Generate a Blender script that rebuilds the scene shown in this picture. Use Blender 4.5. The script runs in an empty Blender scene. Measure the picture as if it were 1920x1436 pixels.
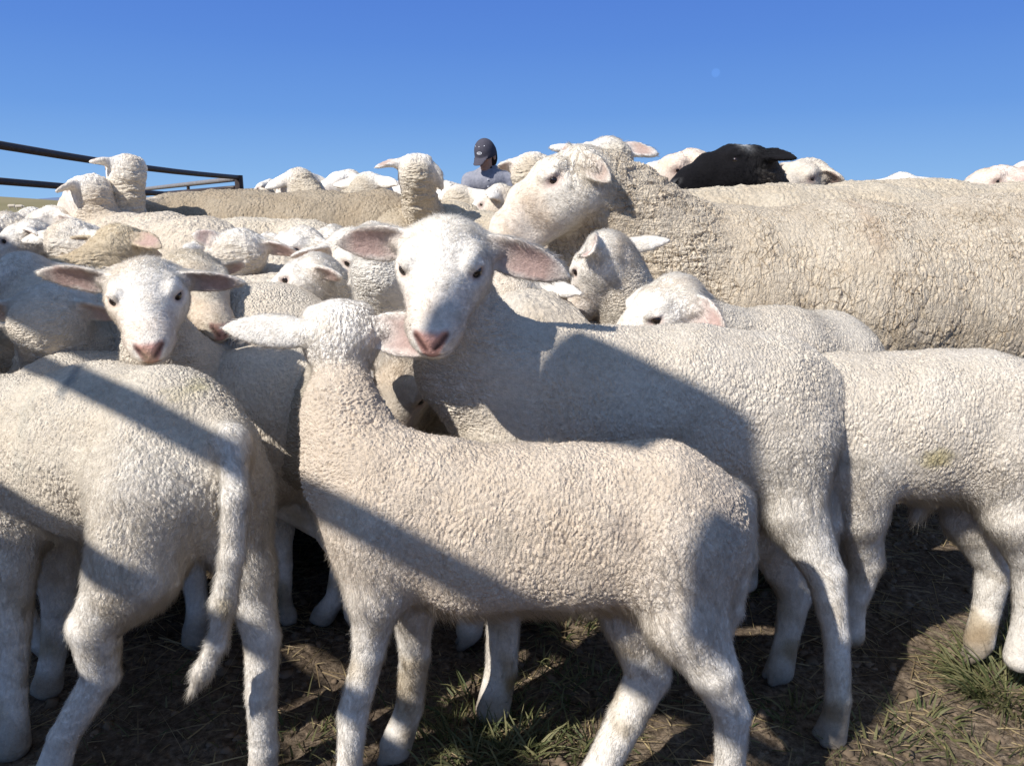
import bpy, math, random, time
import numpy as np
T0 = time.time()
sc = bpy.context.scene
rng = np.random.default_rng(7)
R = math.radians
def nrm(v):
    v = np.asarray(v, float)
    return v / (np.linalg.norm(v) + 1e-12)

# ------------------------------------------------------------------ camera, world, sun
CAM_H, PITCH, FPX = 0.70, R(13.0), 1387.0
def P(px, py, Y):
    """world point seen at (px,py) of the 1920x1436 picture on the plane y = Y"""
    dx, dy = (px - 960) / FPX, -(py - 718) / FPX
    d = np.array([dx, math.cos(PITCH) + dy * math.sin(PITCH), -math.sin(PITCH) + dy * math.cos(PITCH)])
    return np.array([0, 0, CAM_H]) + d * (Y / d[1])

cam_d = bpy.data.cameras.new("camera")
cam = bpy.data.objects.new("camera", cam_d)
sc.collection.objects.link(cam)
cam.location = (0, 0, CAM_H)
cam.rotation_euler = (R(90) - PITCH, 0, 0)
cam_d.sensor_width = 36
cam_d.lens = 36 * FPX / 1920
cam_d.clip_start = 0.02
cam_d.clip_end = 9000
sc.camera = cam

SUN = nrm((-0.56, -0.50, 0.66))          # direction towards the sun
sun_el = math.asin(SUN[2]); sun_az = math.atan2(SUN[0], SUN[1])
world = bpy.data.worlds.new("World"); sc.world = world
world.use_nodes = True
wn, wl = world.node_tree.nodes, world.node_tree.links
wn.clear()
wo = wn.new("ShaderNodeOutputWorld"); wb = wn.new("ShaderNodeBackground"); ws = wn.new("ShaderNodeTexSky")
ws.sky_type = 'NISHITA'; ws.sun_disc = False
ws.sun_elevation = sun_el; ws.sun_rotation = sun_az
ws.altitude = 1500; ws.air_density = 1.0; ws.dust_density = 0.1; ws.ozone_density = 3.0
wb.inputs[1].default_value = 0.12
# clear high-country air: the band near the horizon stays blue instead of white
wtc = wn.new("ShaderNodeTexCoord"); wsep = wn.new("ShaderNodeSeparateXYZ"); wl.new(wtc.outputs['Generated'], wsep.inputs[0])
wr_ = wn.new("ShaderNodeValToRGB"); wl.new(wsep.outputs[2], wr_.inputs[0])
cr = wr_.color_ramp; cr.elements[0].position = 0.0; cr.elements[0].color = (2.0, 3.5, 5.5, 1)
cr.elements[1].position = 0.30; cr.elements[1].color = (.50, 1.25, 4.1, 1)
for p_, c_ in ((.05, (1.5, 2.9, 5.2, 1)), (.12, (.95, 2.15, 4.85, 1)), (.20, (.68, 1.66, 4.5, 1))):
    e_ = cr.elements.new(p_); e_.color = c_
wmr = wn.new("ShaderNodeMapRange"); wl.new(wsep.outputs[2], wmr.inputs[0])
wmr.inputs[1].default_value = .30; wmr.inputs[2].default_value = .60; wmr.inputs[3].default_value = 1.0; wmr.inputs[4].default_value = 0.0
wmx = wn.new("ShaderNodeMix"); wmx.data_type = 'RGBA'
wl.new(wmr.outputs[0], wmx.inputs[0]); wup = wn.new("ShaderNodeMix"); wup.data_type = 'RGBA'; wup.blend_type = 'MULTIPLY'; wup.inputs[0].default_value = 1.0
wl.new(ws.outputs[0], wup.inputs[6]); wup.inputs[7].default_value = (1.85, 1.55, 1.25, 1); wl.new(wup.outputs[2], wmx.inputs[6]); wl.new(wr_.outputs[0], wmx.inputs[7])
# the pale daytime moon
md_ = P(1342, 137, 1.0) - np.array([0, 0, CAM_H]); md_ = nrm(md_)
wdt = wn.new("ShaderNodeVectorMath"); wdt.operation = 'DISTANCE'; wnm = wn.new("ShaderNodeVectorMath"); wnm.operation = 'NORMALIZE'
wl.new(wtc.outputs['Generated'], wnm.inputs[0]); wl.new(wnm.outputs[0], wdt.inputs[0]); wdt.inputs[1].default_value = tuple(md_)
wmm = wn.new("ShaderNodeMapRange"); wl.new(wdt.outputs['Value'], wmm.inputs[0]); wmm.inputs[1].default_value = .0040; wmm.inputs[2].default_value = .0058; wmm.inputs[3].default_value = 1.13; wmm.inputs[4].default_value = 1.0
wml = wn.new("ShaderNodeVectorMath"); wml.operation = 'SCALE'; wl.new(wmx.outputs[2], wml.inputs[0]); wl.new(wmm.outputs[0], wml.inputs['Scale'])
wl.new(wml.outputs[0], wb.inputs[0]); wl.new(wb.outputs[0], wo.inputs[0])
sl = bpy.data.lights.new("sun", 'SUN'); sl.energy = 5.0; sl.angle = R(0.53); sl.color = (1.0, 0.965, 0.905)
so = bpy.data.objects.new("sun", sl); sc.collection.objects.link(so)
from mathutils import Vector
so.rotation_euler = Vector(SUN).to_track_quat('Z', 'Y').to_euler()
so.location = (-3, -4, 5)
sc.view_settings.view_transform = 'Standard'; sc.view_settings.look = 'None'
sc.view_settings.exposure = 0.40; sc.view_settings.gamma = 1.0
sc.cycles.max_bounces = 5; sc.cycles.diffuse_bounces = 3; sc.cycles.transparent_max_bounces = 6
sc.cycles.use_denoising = True; sc.cycles.denoising_prefilter = 'NONE'
sc.cycles_curves.shape = 'RIBBONS'; sc.cycles_curves.subdivisions = 2

# ------------------------------------------------------------------ material helpers
class NT:
    def __init__(s, mat):
        mat.use_nodes = True
        s.t = mat.node_tree; s.t.nodes.clear()
    def n(s, typ, **kw):
        nd = s.t.nodes.new(typ)
        for k, v in kw.items():
            if k.startswith('i_'):
                nd.inputs[k[2:].replace('_', ' ')].default_value = v
            else: setattr(nd, k, v)
        return nd
    def l(s, a, b): s.t.links.new(a, b)
    def math(s, op, a, b=None, c=None, clamp=False):
        nd = s.n('ShaderNodeMath', operation=op); nd.use_clamp = clamp
        for i, v in enumerate((a, b, c)):
            if v is None: continue
            if hasattr(v, 'links'): s.l(v, nd.inputs[i])
            else: nd.inputs[i].default_value = v
        return nd.outputs[0]
    def mix(s, f, a, b, blend='MIX'):
        nd = s.n('ShaderNodeMix', data_type='RGBA', blend_type=blend)
        for i, v in ((0, f), (6, a), (7, b)):
            if hasattr(v, 'links'): s.l(v, nd.inputs[i])
            elif i == 0: nd.inputs[0].default_value = v
            else: nd.inputs[i].default_value = tuple(v) + ((1,) if len(v) == 3 else ())
        return nd.outputs[2]
    def ramp(s, f, lo, hi, a=0.0, b=1.0):
        nd = s.n('ShaderNodeMapRange'); nd.clamp = True
        s.l(f, nd.inputs[0])
        for i, v in ((1, lo), (2, hi), (3, a), (4, b)): nd.inputs[i].default_value = v
        return nd.outputs[0]

def wool_material(name, cell, amp, crack=0.0, crack_cell=0.02, stretch=(1, 1, .6), neck=(.8, .8, 1.3), rough_amp=.0018, colvar=.12, wr=.45, dust=(.74, .66, .56)):
    m = bpy.data.materials.new(name); t = NT(m)
    out = t.n('ShaderNodeOutputMaterial'); bs = t.n('ShaderNodeBsdfPrincipled', i_Roughness=.92)
    bs.inputs['Specular IOR Level'].default_value = .12
    bs.inputs['Sheen Weight'].default_value = .03; bs.inputs['Sheen Roughness'].default_value = .5
    col = t.n('ShaderNodeAttribute', attribute_name='col'); att = t.n('ShaderNodeAttribute', attribute_name='att')
    sep = t.n('ShaderNodeSeparateColor'); t.l(att.outputs['Color'], sep.inputs[0])
    wool, nk, wet = sep.outputs[0], sep.outputs[1], sep.outputs[2]
    tc = t.n('ShaderNodeTexCoord').outputs['Object']
    wn_ = t.n('ShaderNodeTexNoise', i_Scale=38.0, i_Detail=3.0); t.l(tc, wn_.inputs['Vector'])
    off = t.n('ShaderNodeVectorMath', operation='MULTIPLY_ADD'); t.l(wn_.outputs['Color'], off.inputs[0])
    off.inputs[1].default_value = (.012,) * 3; t.l(tc, off.inputs[2])
    def vor(scale, vec, st, feat='F1'):
        mp = t.n('ShaderNodeVectorMath', operation='MULTIPLY'); t.l(vec, mp.inputs[0]); mp.inputs[1].default_value = st
        v = t.n('ShaderNodeTexVoronoi', feature=feat); v.inputs['Scale'].default_value = scale
        if feat == 'SMOOTH_F1': v.inputs['Smoothness'].default_value = .35
        t.l(mp.outputs[0], v.inputs['Vector']); return v.outputs['Distance']
    w = off.outputs[0]
    vb = vor(1 / cell, w, stretch, 'SMOOTH_F1'); vn = vor(1 / cell, w, neck, 'SMOOTH_F1')
    mx = t.n('ShaderNodeMix', data_type='FLOAT'); t.l(nk, mx.inputs[0]); t.l(vb, mx.inputs[2]); t.l(vn, mx.inputs[3])
    lump = vor(1 / (cell * 3.1), w, stretch, 'SMOOTH_F1')
    peb = t.math('ADD', t.math('SUBTRACT', .5, mx.outputs[0]), t.math('MULTIPLY', t.math('SUBTRACT', .5, lump), .55))
    # vertical wrinkles: stretched noise
    def wnoise(st, sc_):
        mp = t.n('ShaderNodeVectorMath', operation='MULTIPLY'); t.l(w, mp.inputs[0]); mp.inputs[1].default_value = st
        nz = t.n('ShaderNodeTexNoise', i_Scale=sc_, i_Detail=3.0, i_Roughness=.6); t.l(mp.outputs[0], nz.inputs['Vector']); return nz.outputs[0]
    wa = wnoise((1, 1, .22), .9 / cell * .55); wb_ = wnoise((.25, .25, 1), .9 / cell * .6)
    mx2 = t.n('ShaderNodeMix', data_type='FLOAT'); t.l(nk, mx2.inputs[0]); t.l(wa, mx2.inputs[2]); t.l(wb_, mx2.inputs[3])
    wrk = t.math('MULTIPLY', t.math('SUBTRACT', mx2.outputs[0], .5), t.math('MULTIPLY_ADD', nk, max(.9, wr * 5), wr * 4))
    fine = t.n('ShaderNodeTexNoise', i_Scale=900.0, i_Detail=2.0); t.l(tc, fine.inputs['Vector'])
    big = t.n('ShaderNodeTexNoise', i_Scale=14.0, i_Detail=4.0, i_Roughness=.6); t.l(tc, big.inputs['Vector'])
    # some areas are smoother than others
    var = t.ramp(big.outputs[0], .36, .64, .42, 1.35)
    h = t.math('MULTIPLY', t.math('ADD', peb, wrk), var)
    h = t.math('MULTIPLY', h, amp)
    h = t.math('ADD', h, t.math('MULTIPLY', t.math('SUBTRACT', fine.outputs[0], .5), rough_amp))
    if crack:
        c1 = vor(1 / crack_cell, w, (1, 1, .5), 'DISTANCE_TO_EDGE'); c2 = vor(1 / (crack_cell * .45), w, (1, 1, .6), 'DISTANCE_TO_EDGE')
        k1 = t.ramp(c1, 0, .10, -1, 0); k2 = t.ramp(c2, 0, .13, -1, 0)
        kvar = t.ramp(big.outputs[0], .42, .58, .3, 1.1)
        k = t.math('ADD', t.math('MULTIPLY', t.math('MULTIPLY', k1, kvar), crack), t.math('MULTIPLY', k2, crack * .38))
        h = t.math('ADD', h, k)
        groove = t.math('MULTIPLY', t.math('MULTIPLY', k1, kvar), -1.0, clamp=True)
    h = t.math('MULTIPLY', h, wool)
    hair = t.n('ShaderNodeTexNoise', i_Scale=210.0, i_Detail=4.0, i_Roughness=.7); t.l(tc, hair.inputs['Vector'])
    inv = t.math('SUBTRACT', 1.0, wool)
    h = t.math('ADD', h, t.math('MULTIPLY', t.math('MULTIPLY', t.math('SUBTRACT', hair.outputs[0], .5), inv), .0016))
    dp = t.n('ShaderNodeDisplacement'); dp.inputs['Midlevel'].default_value = 0; dp.inputs['Scale'].default_value = 1
    t.l(h, dp.inputs['Height']); t.l(dp.outputs[0], out.inputs['Displacement'])
    # colour: staple tips a little dirtier or cleaner in patches, fibres speckled
    p1 = t.n('ShaderNodeTexNoise', i_Scale=9.0, i_Detail=5.0, i_Roughness=.65); t.l(tc, p1.inputs['Vector'])
    f1 = t.ramp(p1.outputs[0], .42, .70, 0, colvar * 3)
    cd = t.mix(1.0, col.outputs['Color'], dust, 'MULTIPLY'); c = t.mix(f1, col.outputs['Color'], cd)
    sp = t.ramp(fine.outputs[0], .3, .7, 1 - colvar, 1 + colvar * .6)
    sp2 = t.n('ShaderNodeTexNoise', i_Scale=160.0, i_Detail=3.0); t.l(tc, sp2.inputs['Vector'])
    sp = t.math('MULTIPLY', sp, t.ramp(sp2.outputs[0], .3, .7, 1 - colvar, 1 + colvar))
    cc = t.n('ShaderNodeCombineXYZ'); [t.l(sp, cc.inputs[i]) for i in range(3)]
    c = t.mix(1.0, c, cc.outputs[0], 'MULTIPLY')
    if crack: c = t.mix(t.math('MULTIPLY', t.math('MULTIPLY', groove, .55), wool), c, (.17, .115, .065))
    t.l(c, bs.inputs['Base Color'])
    rg = t.math('SUBTRACT', .92, t.math('MULTIPLY', wet, .45)); t.l(rg, bs.inputs['Roughness'])
    t.l(t.math('ADD', .12, t.math('MULTIPLY', wet, .3)), bs.inputs['Specular IOR Level'])
    t.l(bs.outputs[0], out.inputs[0])
    m.displacement_method = 'BOTH'
    return m

def hair_material():
    m = bpy.data.materials.new('fleece_hair'); t = NT(m)
    out = t.n('ShaderNodeOutputMaterial'); bs = t.n('ShaderNodeBsdfPrincipled', i_Roughness=.6)
    bs.inputs['Specular IOR Level'].default_value = .25
    col = t.n('ShaderNodeAttribute', attribute_name='hcol'); nr = t.n('ShaderNodeAttribute', attribute_name='hnor')
    t.l(col.outputs['Color'], bs.inputs['Base Color']); t.l(nr.outputs['Vector'], bs.inputs['Normal'])
    tr = t.n('ShaderNodeBsdfTranslucent'); t.l(col.outputs['Color'], tr.inputs[0]); mx = t.n('ShaderNodeMixShader'); mx.inputs[0].default_value = .38
    t.l(bs.outputs[0], mx.inputs[1]); t.l(tr.outputs[0], mx.inputs[2]); t.l(mx.outputs[0], out.inputs[0])
    return m

def simple_material(name, col, rough=.6, spec=.4, noise=None, bump=None, metallic=0, scale=30, coat=0):
    m = bpy.data.materials.new(name); t = NT(m)
    out = t.n('ShaderNodeOutputMaterial'); bs = t.n('ShaderNodeBsdfPrincipled', i_Roughness=rough, i_Metallic=metallic)
    bs.inputs['Specular IOR Level'].default_value = spec; bs.inputs['Coat Weight'].default_value = coat
    tc = t.n('ShaderNodeTexCoord').outputs['Object']
    nz = t.n('ShaderNodeTexNoise', i_Scale=float(scale), i_Detail=6.0, i_Roughness=.6); t.l(tc, nz.inputs['Vector'])
    if noise is not None:
        c = t.mix(t.ramp(nz.outputs[0], .35, .65), col, noise); t.l(c, bs.inputs['Base Color'])
    else: bs.inputs['Base Color'].default_value = tuple(col) + (1,)
    if bump:
        b = t.n('ShaderNodeBump'); b.inputs['Distance'].default_value = bump; t.l(nz.outputs[0], b.inputs['Height']); t.l(b.outputs[0], bs.inputs['Normal'])
    t.l(bs.outputs[0], out.inputs[0]); return m

# ------------------------------------------------------------------ implicit surface kit
def smin(a, b, k):
    h = np.maximum(k - np.abs(a - b), 0) / k
    return np.minimum(a, b) - h * h * k * .25
def smax(a, b, k): return -smin(-a, -b, k)

class Prim:
    """tapered limb from a to b with elliptical section (side radius, other radius) at both ends"""
    def __init__(s, a, b, ra, rb, side=(0, 1, 0), k=.02, region='wool', flow=None, op='u', cap=None):
        s.a, s.b = np.asarray(a, float), np.asarray(b, float)
        s.ra, s.rb = np.asarray(ra, float) * np.ones(2), np.asarray(rb, float) * np.ones(2)
        s.k, s.region, s.op = k, region, op
        ab = s.b - s.a; L = np.linalg.norm(ab)
        s.w = ab / L if L > 1e-6 else np.array([0., 0., 1.]); s.L = L
        sd = np.asarray(side, float); sd = sd - s.w * sd.dot(s.w)
        if np.linalg.norm(sd) < 1e-3: sd = np.cross(s.w, (0.3, .2, 1))
        s.u = nrm(sd); s.v = np.cross(s.w, s.u)
        s.flow = nrm(flow) if flow is not None else s.w
        s.cap = cap
    def box(s):
        r = max(s.ra.max(), s.rb.max()) * (1 if s.cap is None else max(1, s.cap)) * 1.05
        return np.minimum(s.a, s.b) - r, np.maximum(s.a, s.b) + r
    def d(s, p):
        q = p - s.a; t = np.clip(q @ s.w / max(s.L, 1e-9), 0, 1) if s.L > 1e-6 else np.zeros(len(p))
        q = q - t[:, None] * (s.w * s.L)
        ru = s.ra[0] + (s.rb[0] - s.ra[0]) * t; rv = s.ra[1] + (s.rb[1] - s.ra[1]) * t
        rw = (ru + rv) * .5 * (1 if s.cap is None else s.cap)
        n = np.sqrt((q @ s.u / ru) ** 2 + (q @ s.v / rv) ** 2 + (q @ s.w / rw) ** 2)
        return (n - 1) * np.minimum(ru, rv)

class Ear:
    """leaf shaped, cupped ear: l along it, n the way it opens"""
    def __init__(s, root, l, n, length, width, cup=.5, droop=(0, 0, 0), thick=.003, k=.008, fold=0.0):
        s.a = np.asarray(root, float); s.l = nrm(l); n = np.asarray(n, float); s.n = nrm(n - s.l * n.dot(s.l)); s.w = np.cross(s.l, s.n)
        s.L, s.W, s.cup, s.t, s.k, s.op, s.region, s.flow = length, width, cup, thick, k, 'u', 'ear', s.l
        s.dr = np.asarray(droop, float)
    def box(s):
        m = s.L * 1.15 + s.W
        return s.a - m, s.a + m
    def loc(s, p):
        q = p - s.a; t = np.clip(q @ s.l / s.L, -.1, 1.2)
        q = q - (np.clip(t, 0, 1.2) ** 2)[:, None] * s.dr
        x = q @ s.l / s.L; y = q @ s.w; z = q @ s.n
        xc = np.clip(x, 0, 1)
        Wp = s.W * np.clip(1.72 * (xc + .10) ** .55 * (1.0 - xc) ** .72, .02, 2)
        cupc = s.cup * (1.25 - .75 * xc)
        z = z - cupc * y * y / s.W * .62
        return x, y, z, Wp
    def d(s, p):
        x, y, z, Wp = s.loc(p)
        t = s.t * (1.35 - .55 * np.clip(x, 0, 1))
        d1 = np.abs(z) - t; d2 = (np.abs(y) - Wp) * .75; d3 = (np.abs(x - .5) - .5) * s.L
        return smax(smax(d1 * .85, d2, .006), d3, .004)

class Field:
    def __init__(s): s.p = []
    def add(s, *a, **k): s.p.append(Prim(*a, **k)); return s.p[-1]
    def chain(s, pts, rad, **k):
        for i in range(len(pts) - 1): s.add(pts[i], pts[i + 1], rad[i], rad[i + 1], **k)
    def bounds(s):
        bs = [q.box() for q in s.p if q.op == 'u']
        return np.min([b[0] for b in bs], 0), np.max([b[1] for b in bs], 0)
    def eval(s, p, m=.03):
        d = np.full(len(p), .5)
        for q in s.p:
            lo, hi = q.box(); mm = m + q.k
            ix = np.nonzero(np.all((p > lo - mm) & (p < hi + mm), 1))[0]
            if len(ix) == 0: continue
            e = q.d(p[ix])
            d[ix] = smin(d[ix], e, q.k) if q.op == 'u' else smax(d[ix], -e, q.k)
        return d
    def mesh(s, h):
        lo, hi = s.bounds(); lo = lo - 3 * h; hi = hi + 3 * h
        H = 4 * h
        nc = np.ceil((hi - lo) / H).astype(int) + 1
        g = [lo[i] + H * np.arange(nc[i]) for i in range(3)]
        X = np.stack(np.meshgrid(*g, indexing='ij'), -1).reshape(-1, 3)
        # coarse nodes sit in the middle of a 4x4x4 block of fine nodes
        X = X + 1.5 * h
        c = s.eval(X, m=.05).reshape(nc)
        nf = nc * 4
        band = np.abs(c) < max(.75 * H * 1.8, .012)
        mk = band.repeat(4, 0).repeat(4, 1).repeat(4, 2)
        f = c.repeat(4, 0).repeat(4, 1).repeat(4, 2).astype(np.float32)
        ix = np.argwhere(mk)
        vals = np.empty(len(ix), np.float32)
        for i in range(0, len(ix), 400000):
            vals[i:i + 400000] = s.eval(lo + ix[i:i + 400000] * h)
        f[mk] = vals
        f[0] = f[-1] = 1; f[:, 0] = f[:, -1] = 1; f[:, :, 0] = f[:, :, -1] = 1
        ins = f < 0
        cnt = np.zeros(nf - 1, np.int8)
        for a in (0, 1):
            for b in (0, 1):
                for e in (0, 1):
                    cnt += ins[a:nf[0] - 1 + a, b:nf[1] - 1 + b, e:nf[2] - 1 + e]
        act = (cnt > 0) & (cnt < 8)
        ci = np.argwhere(act)
        vid = np.full(nf - 1, -1, np.int32); vid[act] = np.arange(len(ci))
        acc = np.zeros((len(ci), 3)); w = np.zeros(len(ci))
        cor = [(a, b, e) for a in (0, 1) for b in (0, 1) for e in (0, 1)]
        fv = {o: f[ci[:, 0] + o[0], ci[:, 1] + o[1], ci[:, 2] + o[2]] for o in cor}
        for o in cor:
            for ax in range(3):
                if o[ax]: continue
                o2 = list(o); o2[ax] = 1; o2 = tuple(o2)
                v1, v2 = fv[o], fv[o2]; x = (v1 < 0) != (v2 < 0)
                tt = v1[x] / (v1[x] - v2[x])
                pt = np.tile(np.array(o, float), (x.sum(), 1)); pt[:, ax] = tt
                acc[x] += pt; w[x] += 1
        V = lo + (ci + acc / w[:, None]) * h
        Q = []
        for ax in range(3):
            sl1 = [slice(None)] * 3; sl2 = [slice(None)] * 3
            sl1[ax] = slice(0, -1); sl2[ax] = slice(1, None)
            ch = np.argwhere(ins[tuple(sl1)] != ins[tuple(sl2)])
            b_, c_ = (ax + 1) % 3, (ax + 2) % 3
            ok = (ch[:, b_] > 0) & (ch[:, c_] > 0); ch = ch[ok]
            def cell(db, dc):
                q = ch.copy(); q[:, b_] -= db; q[:, c_] -= dc
                return vid[q[:, 0], q[:, 1], q[:, 2]]
            q = np.stack([cell(1, 1), cell(0, 1), cell(0, 0), cell(1, 0)], 1)
            fl = ~ins[ch[:, 0], ch[:, 1], ch[:, 2]]
            q[fl] = q[fl][:, ::-1]
            Q.append(q)
        Q = np.concatenate(Q); Q = Q[(Q >= 0).all(1)]
        # drop stray islands: keep the largest connected one
        lab = np.arange(len(V))
        for _ in range(400):
            mn = lab[Q].min(1); new = lab.copy()
            for j in range(4): np.minimum.at(new, Q[:, j], mn)
            new = new[new]
            if (new == lab).all(): break
            lab = new
        u, inv, n_ = np.unique(lab, return_inverse=True, return_counts=True)
        keep = inv == n_.argmax()
        s.dropped = int((~keep).sum())
        idx = np.cumsum(keep) - 1
        Q = idx[Q[keep[Q[:, 0]]]]; V = V[keep]
        for _ in range(2):
            s_ = np.zeros_like(V); n_ = np.zeros(len(V))
            for j in range(4):
                a, b = Q[:, j], Q[:, (j + 1) % 4]
                for ax in range(3):
                    s_[:, ax] += np.bincount(a, V[b, ax], len(V)) + np.bincount(b, V[a, ax], len(V))
                n_ += np.bincount(a, minlength=len(V)) + np.bincount(b, minlength=len(V))
            V = V * .5 + s_ / n_[:, None] * .5
        return V, Q
    def weights(s, V, soft=.006):
        """per vertex blend of the primitives' regions and flow directions"""
        regs = sorted({q.region for q in s.p if q.op == 'u'})
        W = {r: np.zeros(len(V)) for r in regs}; Fl = np.zeros((len(V), 3))
        for q in s.p:
            if q.op != 'u': continue
            lo, hi = q.box()
            ix = np.nonzero(np.all((V > lo - .03) & (V < hi + .03), 1))[0]
            if len(ix) == 0: continue
            e = np.exp(-np.clip(q.d(V[ix]), -.02, .2) / soft)
            W[q.region][ix] += e; Fl[ix] += e[:, None] * q.flow
        tot = sum(W.values()) + 1e-12
        for r in regs: W[r] /= tot
        return W, Fl / (np.linalg.norm(Fl, axis=1)[:, None] + 1e-9)

def build_mesh(name, V, Q, mat, loc=(0, 0, 0), parent=None, attrs=None, smooth=True):
    me = bpy.data.meshes.new(name)
    V = np.asarray(V, np.float32) - np.asarray(loc, np.float32)
    n = Q.shape[1]
    me.vertices.add(len(V)); me.vertices.foreach_set('co', V.ravel())
    me.loops.add(Q.size); me.loops.foreach_set('vertex_index', Q.ravel().astype(np.int32))
    me.polygons.add(len(Q)); me.polygons.foreach_set('loop_start', (np.arange(len(Q)) * n).astype(np.int32))
    me.polygons.foreach_set('loop_total', np.full(len(Q), n, np.int32))
    if smooth: me.polygons.foreach_set('use_smooth', np.ones(len(Q), bool))
    me.update(calc_edges=True)
    for k, a in (attrs or {}).items():
        a4 = np.ones((len(V), 4), np.float32); a4[:, :3] = a
        at = me.color_attributes.new(k, 'FLOAT_COLOR', 'POINT'); at.data.foreach_set('color', a4.ravel())
    me.materials.append(mat)
    o = bpy.data.objects.new(name, me); sc.collection.objects.link(o)
    o.location = loc if parent is None else (0, 0, 0)
    if parent is not None: o.parent = parent
    return o

def vnormals(V, Q):
    n = np.cross(V[Q[:, 2]] - V[Q[:, 0]], V[Q[:, 3]] - V[Q[:, 1]])
    N = np.zeros_like(V)
    for j in range(4):
        for ax in range(3): N[:, ax] += np.bincount(Q[:, j], n[:, ax], len(V))
    return N / (np.linalg.norm(N, axis=1)[:, None] + 1e-12), np.linalg.norm(n, axis=1) * .5

def snoise(p, f, seed=0):
    """cheap smooth noise in about -1..1"""
    r = np.random.default_rng(seed); o = np.zeros(len(p))
    for i in range(7):
        d = nrm(r.normal(size=3)); o += np.sin((p @ d) * f * (0.6 + .9 * r.random()) + r.random() * 6.28)
    return o / 3.2

HAIR = []
def fur(parent, loc, V, Q, N, area, dens, length, lift, flow, col, seed=0, radius=.00013, clump=.35, cull=-.45, name='fleece', curl=.25, K=5):
    """strands grown on a surface. dens = strands per m2 per vertex, length/lift per vertex"""
    r = np.random.default_rng(seed)
    dq = dens[Q].mean(1); cen = V[Q].mean(1)
    tocam = np.array([0, 0, CAM_H]) - cen; tocam /= np.linalg.norm(tocam, axis=1)[:, None]
    fn = N[Q].mean(1); dq = np.where((fn * tocam).sum(1) > cull, dq, 0) * (length[Q].mean(1) > .0008)
    ex = dq * area; cnt = r.poisson(np.maximum(ex, 0)); q = np.repeat(np.arange(len(Q)), cnt); n = len(q)
    if n == 0: return
    a, b = r.random(n), r.random(n)
    w = np.stack([(1 - a) * (1 - b), a * (1 - b), a * b, (1 - a) * b], 1)
    def S(x): return (x[Q[q]] * (w[..., None] if x.ndim == 2 else w)).sum(1)
    p = S(V); nn = S(N); nn /= np.linalg.norm(nn, axis=1)[:, None]; L = S(length); lf = S(lift); fl = S(flow); c = S(col)
    fl = fl - nn * (fl * nn).sum(1)[:, None]; fl /= (np.linalg.norm(fl, axis=1)[:, None] + 1e-6)
    sd = np.cross(nn, fl)
    # clumping: neighbouring strands lean the same way
    an = snoise(p, 260, seed + 1) * clump * 1.6 + snoise(p, 90, seed + 2) * clump + r.normal(size=n) * .22
    fl2 = fl * np.cos(an)[:, None] + sd * np.sin(an)[:, None]
    lf = np.clip(lf + r.normal(size=n) * .10, .03, 1.2)
    d0 = fl2 * (1 - lf * .5)[:, None] + nn * (lf * 1.1)[:, None]; d0 /= np.linalg.norm(d0, axis=1)[:, None]
    L = L * (.55 + .6 * r.random(n) + .7 * r.random(n) ** 6)
    ts = np.linspace(0, 1, K)
    pts = np.zeros((n, K, 3)); ph = r.random(n) * 6.28
    grav = np.array([0, 0, -1.0])
    for i, t in enumerate(ts):
        bend = fl2 * (t * .35)[..., None] if np.ndim(t) else fl2 * (t * .35) + grav * (t * .18)
        x = p + (d0 * t + bend * t * (1 - lf)[:, None]) * L[:, None]
        x = x + (sd * (np.sin(ph + t * 7) - np.sin(ph))[:, None] + nn * (np.cos(ph + t * 7) - np.cos(ph))[:, None] * .5) * (L * curl * .25 * t)[:, None]
        pts[:, i] = x
    pts = pts - nn[:, None, :] * .0008
    cu = bpy.data.hair_curves.new(name)
    cu.add_curves([K] * n)
    cu.position_data.foreach_set('vector', (pts - np.asarray(loc)).astype(np.float32).ravel())
    rad = np.tile(np.array([1, .95, .8, .55, .12] if K == 5 else [1, .8, .15]), n).reshape(n, K) * (radius * (.7 + .6 * r.random(n)))[:, None]
    ra = cu.attributes.get('radius') or cu.attributes.new('radius', 'FLOAT', 'POINT')
    ra.data.foreach_set('value', rad.astype(np.float32).ravel())
    nz = nn + r.normal(size=(n, 3)) * .30 + d0 * .15; nz /= np.linalg.norm(nz, axis=1)[:, None]
    c = np.clip(c * (.86 + .30 * r.random(n))[:, None], 0, .95)
    at = cu.attributes.new('hcol', 'FLOAT_VECTOR', 'POINT'); at.data.foreach_set('vector', np.repeat(c, K, 0).astype(np.float32).ravel())
    at = cu.attributes.new('hnor', 'FLOAT_VECTOR', 'POINT'); at.data.foreach_set('vector', np.repeat(nz, K, 0).astype(np.float32).ravel())
    cu.materials.append(M_HAIR)
    o = bpy.data.objects.new(name, cu); sc.collection.objects.link(o); o.parent = parent
    HAIR.append(n)
    return o
M_LAMB = wool_material('lamb_wool', .0038, .0037, stretch=(1, 1, .58), colvar=.12, wr=.20)
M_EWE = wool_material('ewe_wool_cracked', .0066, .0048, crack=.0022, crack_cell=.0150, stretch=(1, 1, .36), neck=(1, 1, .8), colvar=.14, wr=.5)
M_FAR = wool_material('flock_wool', .0105, .0062, stretch=(1, 1, .6), colvar=.16, rough_amp=.002, wr=.55)
M_HAIR = hair_material()
M_EYE = simple_material('eye_dark', (.012, .007, .005), rough=.06, spec=.6)
M_EYEA = simple_material('eye_amber', (.10, .045, .012), rough=.08, spec=.6)
M_HORN = simple_material('hoof_horn', (.10, .075, .05), rough=.55, noise=(.045, .032, .022), scale=60, bump=.001)

WOOL_LAMB = (.59, .525, .44); WOOL_EWE = (.52, .45, .35); FACE = (.76, .71, .64); PINK = (.56, .30, .25)

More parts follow.
